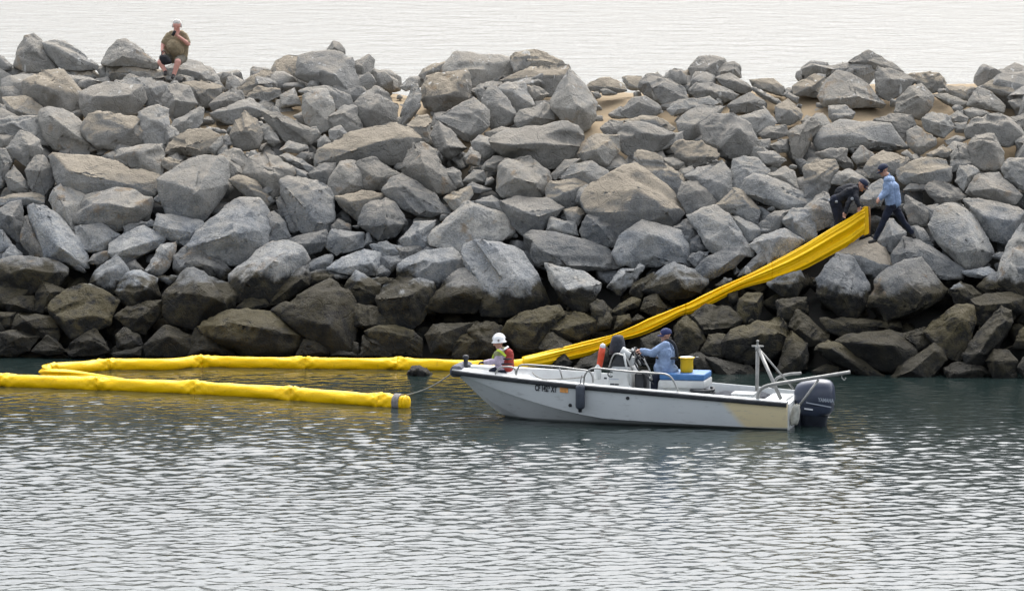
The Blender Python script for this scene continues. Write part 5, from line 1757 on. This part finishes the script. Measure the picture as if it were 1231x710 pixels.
def head_prims(c, f, up, skin, k=1.06):
    """c: middle of the head, f: where the face looks"""
    f = Vector(f).normalized(); up = Vector(up); up = (up - f * up.dot(f)).normalized(); s = f.cross(up)
    c = Vector(c)
    P = [(c + up * .035 - f * .015, c + up * .03 + f * .02, .092 * k, .085 * k, skin),
         (c + f * .02 - up * .01, c + f * .035 - up * .075, .075 * k, .052 * k, skin),       # face and jaw
         (c + f * .095 + up * .012, c + f * .115 - up * .022, .012, .016, skin),             # nose
         (c + f * .085 - up * .055, c + f * .088 - up * .055 + s * .012, .013, .012, skin),   # mouth
         (c + f * .075 - up * .10, c + f * .07 - up * .098, .022, .02, skin)]                 # chin
    for q in (-1, 1):
        P.append((c + s * q * .088 + up * .01 - f * .01, c + s * q * .092 - up * .03 - f * .005, .018, .012, skin))   # ear
        P.append((c + s * q * .033 + f * .088 + up * .012, c + s * q * .034 + f * .089 + up * .012, .010, .010, M_EYE))
    return P

def hand_prims(w, d, nrm, skin, curl=0.7, flip=1):
    """palm and five bent fingers growing from wrist w along d; nrm is the palm's inner side"""
    w = Vector(w); d = Vector(d).normalized(); nrm = Vector(nrm); nrm = (nrm - d * nrm.dot(d)).normalized(); s = d.cross(nrm) * flip
    P = [(w, w + d * .045, .026, .03, skin)]
    for k, (o, ln) in enumerate(((-.033, .066), (-.011, .078), (.011, .074), (.032, .058))):
        a = w + d * .03 + s * o * .8
        b = w + d * .088 + s * o
        c = b + (d * math.cos(curl) + nrm * math.sin(curl)) * ln * .55
        e = c + (d * math.cos(2 * curl) + nrm * math.sin(2 * curl)) * ln * .5
        P += [(a, b, .014, .0115, skin), (b, c, .0105, .0095, skin), (c, e, .0095, .008, skin)]
    t0 = w + d * .02 - s * .03; t1 = t0 + (d * .6 - s * .7 + nrm * .4).normalized() * .045; t2 = t1 + (d * .8 - s * .1 + nrm * .6).normalized() * .035
    P += [(t0, t1, .015, .012, skin), (t1, t2, .012, .009, skin)]
    return P

def cap_obj(parent, c, f, up, mat, r=0.113, name='cap'):
    f = Vector(f).normalized(); up = Vector(up); up = (up - f * up.dot(f)).normalized(); s = f.cross(up)
    M = Matrix((f, s, up)).transposed().to_4x4(); M.translation = Vector(c) + up * .032 - f * .014 - parent.location
    bm = bmesh.new()
    rings = []
    for z, k in ((-.012, 1.0), (.015, 1.0), (.05, .93), (.08, .72), (.10, .42), (.108, .08)):
        rings.append([M @ Vector((r * k * 1.06 * math.cos(a), r * k * .94 * math.sin(a), z)) for a in np.linspace(0, 2 * math.pi, 22, endpoint=False)])
    loft_bm(rings, bm=bm)
    o = obj_bm(name, bm, mat, parent)
    bm = bmesh.new()
    n = 13; top, bot = [], []
    for row in range(4):
        q = row / 3
        top.append([M @ Vector((r * .92 * math.cos(a) + q * .085 * math.cos(a * .8), r * .80 * math.sin(a), -.006 - .018 * q - .02 * math.sin(a) ** 2 * q)) for a in np.linspace(-1.25, 1.25, n)])
    rr = []
    for t in top: rr.append(t + [v - (M.to_3x3() @ Vector((0, 0, .008))) for v in t[::-1]])
    loft_bm(rr, bm=bm)
    obj_bm('brim', bm, mat, o)
    return o

def person(loc, label):
    return tag(empty('person', loc), label, 'person')

def JY(y):
    return lambda px, py, dy=0.0: at_y(px, py, y + dy)

def body_limbs(J, P, hipL, hipR, shL, shR, neck, head, f, up, shirt, pants, skin, belly=0.0, rsh=.068, rch=.115, rhip=.115):
    hipC = (hipL + hipR) / 2; shC = (shL + shR) / 2
    mid = hipC.lerp(shC, .5)
    P += [(hipL.lerp(shL, .12), shL.lerp(hipL, .22), rhip, rch, shirt), (hipR.lerp(shR, .12), shR.lerp(hipR, .22), rhip, rch, shirt),
          (shL, shR, rsh + .012, rsh + .012, shirt), (hipC.lerp(shC, .05), shC.lerp(hipC, .12), rch * 1.12, rch * 1.10, shirt),
          (hipL, hipR, rhip, rhip, pants), (shC, neck, .07, .055, shirt), (neck, head - Vector(up).normalized() * .06, .055, .052, skin)]
    P += head_prims(head, f, up, skin)

def limb(P, a, b, c, r, mat1, mat2):
    P += [(a, b, r[0], r[1], mat1), (b, c, r[1], r[2], mat2)]

# 1. the man standing astride the boulders in a light blue shirt
def man_standing():
    t = on_mound(1072, 288); base = CAM + ray(1072, 288) * t
    J = JY(base.y - 0.55)
    o = person(J(1074, 291), "man in light blue shirt and dark cap striding over boulders beside the boom end")
    P = []
    hipL, hipR = J(1071, 247, -.09), J(1075, 247, .09)
    shL, shR = J(1066.5, 216.5, -.17), J(1071, 216, .17)
    neck, head = J(1067, 210.5), J(1061.8, 204.5, -.01)
    f = Vector((-.86, -.28, -.42)); up = Vector((-.25, 0, 1))
    body_limbs(J, P, hipL, hipR, shL, shR, neck, head, f, up, M_BLUESH, M_NAVYT, M_SKIN, rch=.112, rhip=.108)
    P += [(J(1078, 243, -.06), J(1074, 225, -.05), .10, .12, M_BLUESH)]
    # near leg forward, far leg trailing
    kn, an = J(1061, 268, -.12), J(1052.5, 286, -.10)
    limb(P, hipL, kn, an, (.100, .066, .048), M_NAVYT, M_NAVYT)
    P += [(an + Vector((0, 0, -.05)), an + Vector((-.13, -.05, -.085)), .045, .038, M_BOOT)]
    kn, an = J(1085, 265, .10), J(1096.5, 279.5, .12)
    limb(P, hipR, kn, an, (.100, .066, .048), M_NAVYT, M_NAVYT)
    P += [(an + Vector((0.02, 0, -.03)), an + Vector((.03, -.06, -.10)), .045, .038, M_BOOT)]
    # arms brought together before the waist
    el, wr = J(1065, 232.5, -.26), J(1058.6, 239, -.22)
    limb(P, shL, el, wr, (.064, .052, .04), M_BLUESH, M_BLUESH)
    P += hand_prims(wr, (-.7, 0, -.5), (.4, .5, -.5), M_SKIN, 0.8)
    el, wr = J(1062, 231, .16), J(1057.3, 238, .02)
    limb(P, shR, el, wr, (.062, .05, .04), M_BLUESH, M_BLUESH)
    P += hand_prims(wr, (-.6, -.3, -.6), (.3, -.5, -.4), M_SKIN, 0.8, -1)
    fuse('body', P, o, fold=0.010, seed=1)
    cap_obj(o, head, f, up, M_CAP)
man_standing()

# 2. the man in black bending to hold the boom's end
def man_bending():
    base = CAM + ray(1030, 262) * (on_mound(1036, 272) - 0.55)
    J = JY(base.y + 0.36)
    o = person(J(1007, 288), 'man in dark uniform and cap bent over, gripping the top edge of the yellow boom')
    P = []
    hipL, hipR = J(1004.5, 241.5, -.12), J(1007, 241, .10)
    shL, shR = J(1028, 228, -.18), J(1029, 225.5, .17)
    neck, head = J(1032.5, 223.3, -.01), J(1037, 222.6, -.03)
    f = Vector((.72, -.25, -.62)); up = Vector((.55, 0, .75))
    body_limbs(J, P, hipL, hipR, shL, shR, neck, head, f, up, M_BLACKJ, M_NAVYT, M_SKIN, rch=.118, rhip=.112)
    P += [(J(1012, 232, 0), J(1022, 228, 0), .15, .14, M_BLACKJ), (J(1007.5, 242, -.02), J(1021, 234.5, -.04), .165, .16, M_BLACKJ)]
    for h, kx, ax, dy in ((hipL, 1008.5, 1005, -.14), (hipR, 1012, 1011, .12)):
        kn, an = J(kx, 264, dy), J(ax, 286, dy)
        limb(P, h, kn, an, (.135, .09, .06), M_NAVYT, M_NAVYT)
        P += [(an + Vector((-.02, 0, -.05)), an + Vector((.14, -.04, -.08)), .045, .038, M_BOOT)]
    el, wr = J(1029.5, 240, -.36), J(1032.5, 247.5, -.42)
    limb(P, shL, el, wr, (.068, .055, .042), M_BLACKJ, M_BLACKJ)
    P += hand_prims(wr, (.05, -.1, -1), (-.4, -.6, 0), M_SKIN, 0.7)
    el, wr = J(1020, 244, -.36), J(1016.3, 255.5, -.44)
    limb(P, shL.lerp(shR, .45), el, wr, (.068, .055, .042), M_BLACKJ, M_BLACKJ)
    P += hand_prims(wr, (-.3, -.2, -.8), (.3, -.6, 0), M_SKIN, 0.7, -1)
    fuse('body', P, o, fold=0.010, seed=2)
    cap_obj(o, head, f, up, M_CAP)
    # shoulder badge and belt kit
    c = J(1024.5, 239, -.375)
    M = Matrix.Translation(c - o.location) @ Matrix.Rotation(math.pi / 2, 4, 'X')
    obj_bm('sleeve_badge', lathe_bm([(0.036, -.004), (0.036, .004), (0.02, .007)], 16, M=M), M_PATCH, o)
    for px, py, dy in ((996.5, 240.5, -.18), (1005.5, 242.5, -.27)):
        q = J(px, py, dy) - o.location
        obj_bm('belt_pouch', box_bm(q - Vector((.028, .03, .022)), q + Vector((.028, .03, .022)), 0.01), M_PATCH, o, angle=40)
man_bending()

# 3. the man sitting on the crest with a phone
def man_seated():
    t = on_mound(209, 86); base = CAM + ray(209, 86) * t
    J = JY(base.y - 0.35)
    o = person(J(209, 91), "white-haired man in khaki shirt and shorts sitting on the crest with a phone")
    P = []
    hipL, hipR = J(204.5, 69.5, .05), J(218.5, 69.5, .05)
    shL, shR = J(203.0, 43.0), J(221.5, 43.0)
    P += [(J(207, 41), J(218, 41), .085, .085, M_KHAKI), (J(212.3, 40, -.03), J(212.6, 35, -.05), .085, .075, M_SKINR)]
    neck, head = J(212.3, 38.2, -.03), J(212.7, 31.0, -.07)
    f = Vector((-.12, -.95, -.30)); up = Vector((0, 0, 1))
    body_limbs(J, P, hipL, hipR, shL, shR, neck, head, f, up, M_KHAKI, M_SHORTS, M_SKINR, rch=.135, rhip=.135)
    P += [(J(209, 56, -.13), J(213, 60, -.12), .172, .168, M_KHAKI), (J(212, 48, -.04), J(212, 60, -.02), .155, .172, M_KHAKI)]
    # legs
    kn, an = J(192.5, 75.0, -.42), J(199, 86.5, -.42)
    P += [(hipL, kn.lerp(hipL, .15), .125, .095, M_SHORTS), (kn.lerp(hipL, .15), kn, .075, .072, M_SKINR), (kn, an, .072, .045, M_SKINR)]
    P += [(an, an + Vector((.0, -.16, -.05)), .045, .04, M_BOOT)]
    kn, an = J(214, 74.5, -.42), J(208.8, 90.5, -.44)
    P += [(hipR, kn.lerp(hipR, .12), .125, .10, M_SHORTS), (kn.lerp(hipR, .12), kn, .08, .075, M_SKINR), (kn, an, .078, .048, M_SKINR)]
    P += [(an, an + Vector((-.02, -.15, -.05)), .045, .04, M_BOOT)]
    # arm hanging to the bag (image left) and arm folded up to the chin (image right)
    el, wr = J(195.8, 53.5, -.04), J(194.8, 61.0, -.18)
    P += [(shL, el.lerp(shL, .25), .08, .072, M_KHAKI), (el.lerp(shL, .25), el, .055, .05, M_SKINR), (el, wr, .05, .034, M_SKINR)]
    P += hand_prims(wr, (.15, -.2, -1), (.6, -.5, 0), M_SKINR, 0.6)
    el, wr = J(226.3, 53.0, -.10), J(213.5, 43.2, -.30)
    P += [(shR, el.lerp(shR, .22), .08, .072, M_KHAKI), (el.lerp(shR, .22), el, .056, .052, M_SKINR), (el, wr, .052, .034, M_SKINR)]
    P += hand_prims(wr, (-.85, -.1, .5), (.2, .6, .4), M_SKINR, 0.9)
    fuse('body', P, o, fold=0.009, seed=3)
    # hair
    H = [(head + Vector((0, .03, .050)), head + Vector((0, -.025, .075)), .108, .085, M_HAIR), (head + Vector((-.075, .01, .03)), head + Vector((-.095, .01, -.02)), .04, .03, M_HAIR),
         (head + Vector((.075, .01, .03)), head + Vector((.095, .01, -.02)), .04, .03, M_HAIR), (head + Vector((0, .07, .02)), head + Vector((0, .07, -.05)), .06, .05, M_HAIR)]
    fuse('hair', H, o, voxel=0.009, fold=0.006)
    ph = person_prop('mobile_phone', J(209.0, 40.2, -.37), "small black phone in the seated man's raised hand", 'phone')
    bm = box_bm((-.036, -.006, -.07), (.036, .006, .07), 0.006)
    bmesh.ops.rotate(bm, verts=bm.verts, cent=(0, 0, 0), matrix=Matrix.Rotation(0.5, 3, 'Y'))
    obj_bm('handset', bm, M_PHONE, ph, angle=40)
    bg = person_prop('shoulder_bag', J(199.5, 75.5, -.42), 'black bag held on the lap of the seated man', 'bag')
    bm = box_bm((-.13, -.09, -.05), (.15, .10, .20), 0.085, seg=4)
    for v in bm.verts: v.co.x *= 1 - 1.6 * max(0, v.co.z); v.co.x -= 0.45 * v.co.z; v.co.z += 0.02 * math.sin(9 * v.co.x)
    obj_bm('bag_body', bm, M_BAG, bg)
    obj_bm('bag_handle', tube_bm(smooth_path([Vector((-.10, 0, .18)), Vector((-.09, -.01, .26)), Vector((-.03, -.01, .27)), Vector((.02, 0, .19))], 5), 0.012, 8), M_BAG, bg)

def person_prop(name, loc, label, cat):
    return tag(empty(name, loc), label, cat)
man_seated()

# 4. the hand in the bow
def man_bow():
    c = BM @ Vector((5.75, 0.12, 0))
    J = JY(c.y)
    o = person(J(603, 447), "crewman in white hard hat and red life vest kneeling in the boat's bow")
    P = []
    hipL, hipR = J(602.5, 443.5, -.10), J(605, 443, .12)
    shL, shR = J(600.8, 424.0, -.18), J(605.2, 423.3, .17)
    neck, head = J(601.3, 418.0), J(599.8, 411.2, -.01)
    f = Vector((-.93, -.12, -.30)); up = Vector((-.1, 0, 1))
    body_limbs(J, P, hipL, hipR, shL, shR, neck, head, f, up, M_LAV, M_NAVYT, M_SKIN, rch=.112, rhip=.11)
    for h, dy in ((hipL, -.12), (hipR, .14)):
        kn, an = J(591.5, 447, dy), J(606, 452.5, dy)
        limb(P, h, kn, an, (.105, .07, .05), M_NAVYT, M_NAVYT)
        P += [(an, an + Vector((.12, 0, .01)), .045, .035, M_BOOT)]
    el, wr = J(597.2, 434.6, -.24), J(583.2, 435.4, -.14)
    limb(P, shL, el, wr, (.068, .058, .042), M_LAV, M_LAV)
    P += hand_prims(wr, (-1, .1, 0), (0, .3, -.9), M_GLOVE, 0.6)
    el, wr = J(594, 434, .16), J(583.5, 435.0, .0)
    limb(P, shR, el, wr, (.066, .055, .042), M_LAV, M_LAV)
    P += hand_prims(wr, (-1, -.1, 0), (0, -.3, -.9), M_GLOVE, 0.6, -1)
    fuse('body', P, o, fold=0.009, seed=4)
    # mesh vest over the shoulders with lime band, red life vest round the back and waist
    V = [(shL + Vector((.0, -.01, -.02)), shR + Vector((0, .01, -.02)), .092, .092, M_VESTY),
         (shL + Vector((-.055, 0, -.02)), shL + Vector((-.06, -.0, -.14)), .070, .06, M_VESTY),
         (shR + Vector((-.05, 0, -.02)), shR + Vector((-.06, 0, -.2)), .075, .07, M_VESTY)]
    fuse('mesh_vest', V, o, fold=0.004)
    R_ = [(J(611, 425, -.09), J(611, 440, -.11), .105, .115, M_REDV), (J(611, 425, .10), J(611, 440, .11), .105, .115, M_REDV),
          (J(603, 438.5, -.14), J(610.5, 438.5, -.14), .092, .10, M_REDV), (J(604.5, 432, -.15), J(611, 432, -.13), .075, .10, M_REDV), (J(603, 438.5, .14), J(610.5, 438.5, .14), .092, .10, M_REDV)]
    lv = fuse('life_vest', R_, o, fold=0.006)
    for z in (437.2, 431.3):
        q = [J(601, z, -.22), J(605, z, -.242), J(611, z, -.238), J(616.2, z, -.15), J(617.2, z, 0)]
        obj_bm('vest_strap', tube_bm([v - o.location for v in smooth_path(q, 4)], 0.016, 6), M_STRAP, lv)
    def band(name, pts, w, mat):
        bm = bmesh.new(); q = smooth_path([v - o.location for v in pts], 5)
        rr = []
        for i, p in enumerate(q):
            d = (q[min(i + 1, len(q) - 1)] - q[max(i - 1, 0)]).normalized()
            s = d.cross(Vector((.1, -1, .25)).normalized()).normalized()
            nn = s.cross(d)
            rr.append([p + s * w + nn * .006, p - s * w + nn * .006, p - s * w - nn * .03, p + s * w - nn * .03])
        loft_bm(rr, bm=bm); obj_bm(name, bm, mat, o, angle=40)
    band('lime_band', [J(597.4, 420.3, -.235), J(601, 421.6, -.29), J(605, 425, -.285), J(608, 428, -.25)], .022, M_HIVIS)
    band('lime_band', [J(594.0, 425.5, -.16), J(592.8, 428.5, -.17), J(592.4, 431, -.17)], .018, M_HIVIS)
    band('silver_band', [J(606.2, 419.5, -.20), J(608.8, 417.6, -.12), J(611, 416.3, 0)], .018, M_SILVER)
    # collar
    C = [(neck + Vector((.05, -.07, -.03)), neck + Vector((.07, .07, -.03)), .05, .05, M_VESTY)]
    fuse('collar', C, o)
    # hard hat with all-round brim and ridge
    hf = Vector((-.97, -.1, -.08)); hu = Vector((-.06, 0, 1)); M = Matrix((hf.normalized(), hf.cross(hu).normalized(), hu)).transposed().to_4x4()
    M.translation = J(599.9, 408.6, -.01) - o.location
    hat = obj_bm('hard_hat', lathe_bm([(0.150, -.045), (0.152, -.036), (0.128, -.022), (0.125, .02), (0.112, .065), (0.08, .105), (0.04, .125), (0.01, .13)], 26, M=M), M_HAT, o)
    q = [M @ Vector((.128 * math.cos(a), 0, .012 + .122 * math.sin(a))) for a in np.linspace(0.1, 3.04, 15)]
    obj_bm('ridge', tube_bm(q, 0.012, 6), M_HAT, hat)
    m2 = Matrix.Translation(J(599.3, 409.0, -.139) - o.location) @ Matrix.Rotation(math.pi / 2, 4, 'X')
    obj_bm('badge', lathe_bm([(0.022, -.006), (0.022, .006), (0.01, .008)], 10, M=m2), M_WEB, hat)
man_bow()

# 5. the helmsman
def man_helm():
    c = BM @ Vector((2.55, 0.0, 0))
    J = JY(c.y)
    o = person(J(798, 462), "helmsman in light blue shirt, navy cap and black inflatable vest at the wheel", )
    P = []
    hipL, hipR = J(798, 450, -.12), J(801, 449.5, .12)
    shL, shR = J(800.0, 415.0, -.19), J(804.5, 414.2, .18)
    neck, head = J(801.8, 409.2), J(800.0, 402.5, -.01)
    f = Vector((-.97, -.12, -.10)); up = Vector((-.06, 0, 1))
    body_limbs(J, P, hipL, hipR, shL, shR, neck, head, f, up, M_BLUESH, M_NAVYT, M_SKIN, rch=.135, rhip=.130)
    P += [(J(798, 441, -.03), J(801, 425, -.03), .185, .165, M_BLUESH), (J(796, 443, -.07), J(806, 446, -.04), .165, .16, M_BLUESH)]
    for h, dy in ((hipL, -.14), (hipR, .14)):
        kn, an = J(787, 454, dy), J(786, 476, dy)
        limb(P, h, kn, an, (.11, .075, .055), M_NAVYT, M_NAVYT)
        P += [(an, an + Vector((-.15, 0, -.05)), .048, .04, M_BOOT)]
    el, wr = J(783.5, 424.5, -.22), J(771.5, 420.8, -.06)
    P += [(shL, el, .085, .066, M_BLUESH), (el, wr, .066, .046, M_BLUESH)]
    P += hand_prims(wr, (-1, .1, .0), (-.1, .3, -.9), M_SKIN, 0.8)
    el, wr = J(786, 425, .20), J(772.5, 424, .12)
    P += [(shR, el, .082, .062, M_BLUESH), (el, wr, .062, .044, M_BLUESH)]
    P += hand_prims(wr, (-1, -.1, .1), (-.1, -.2, -.9), M_SKIN, 0.8, -1)
    fuse('body', P, o, fold=0.011, seed=5)
    cap_obj(o, head, f, up, M_CAPB)
    # inflatable vest: yoke over both shoulders and down the back, belt round the waist
    V = []
    for dy, y2 in ((-.14, -.12), (.14, .12)):
        q = smooth_path([J(793.5, 432, dy * 1.2), J(794.5, 421, dy * 1.3), J(799, 411.2, dy * .95), J(804.5, 408.8, dy * .7), J(810.5, 414, dy * .8), J(813.5, 424, dy * .7), J(814, 430.5, dy * .6)], 3)
        V += [(a, b, .034, .034, M_STRAP) for a, b in zip(q, q[1:])]
    lv = fuse('inflatable_vest', V, o, voxel=0.010)
    q = [J(789.2, 429.5, -.10), J(791.5, 430.4, -.19), J(797, 431, -.235), J(804, 430.6, -.225), J(811, 430.2, -.16), J(813.6, 430, -.03), J(812, 430, .1)]
    obj_bm('waist_belt', tube_bm([v - o.location for v in smooth_path(q, 5)], 0.024, 8), M_STRAP, lv)
man_helm()
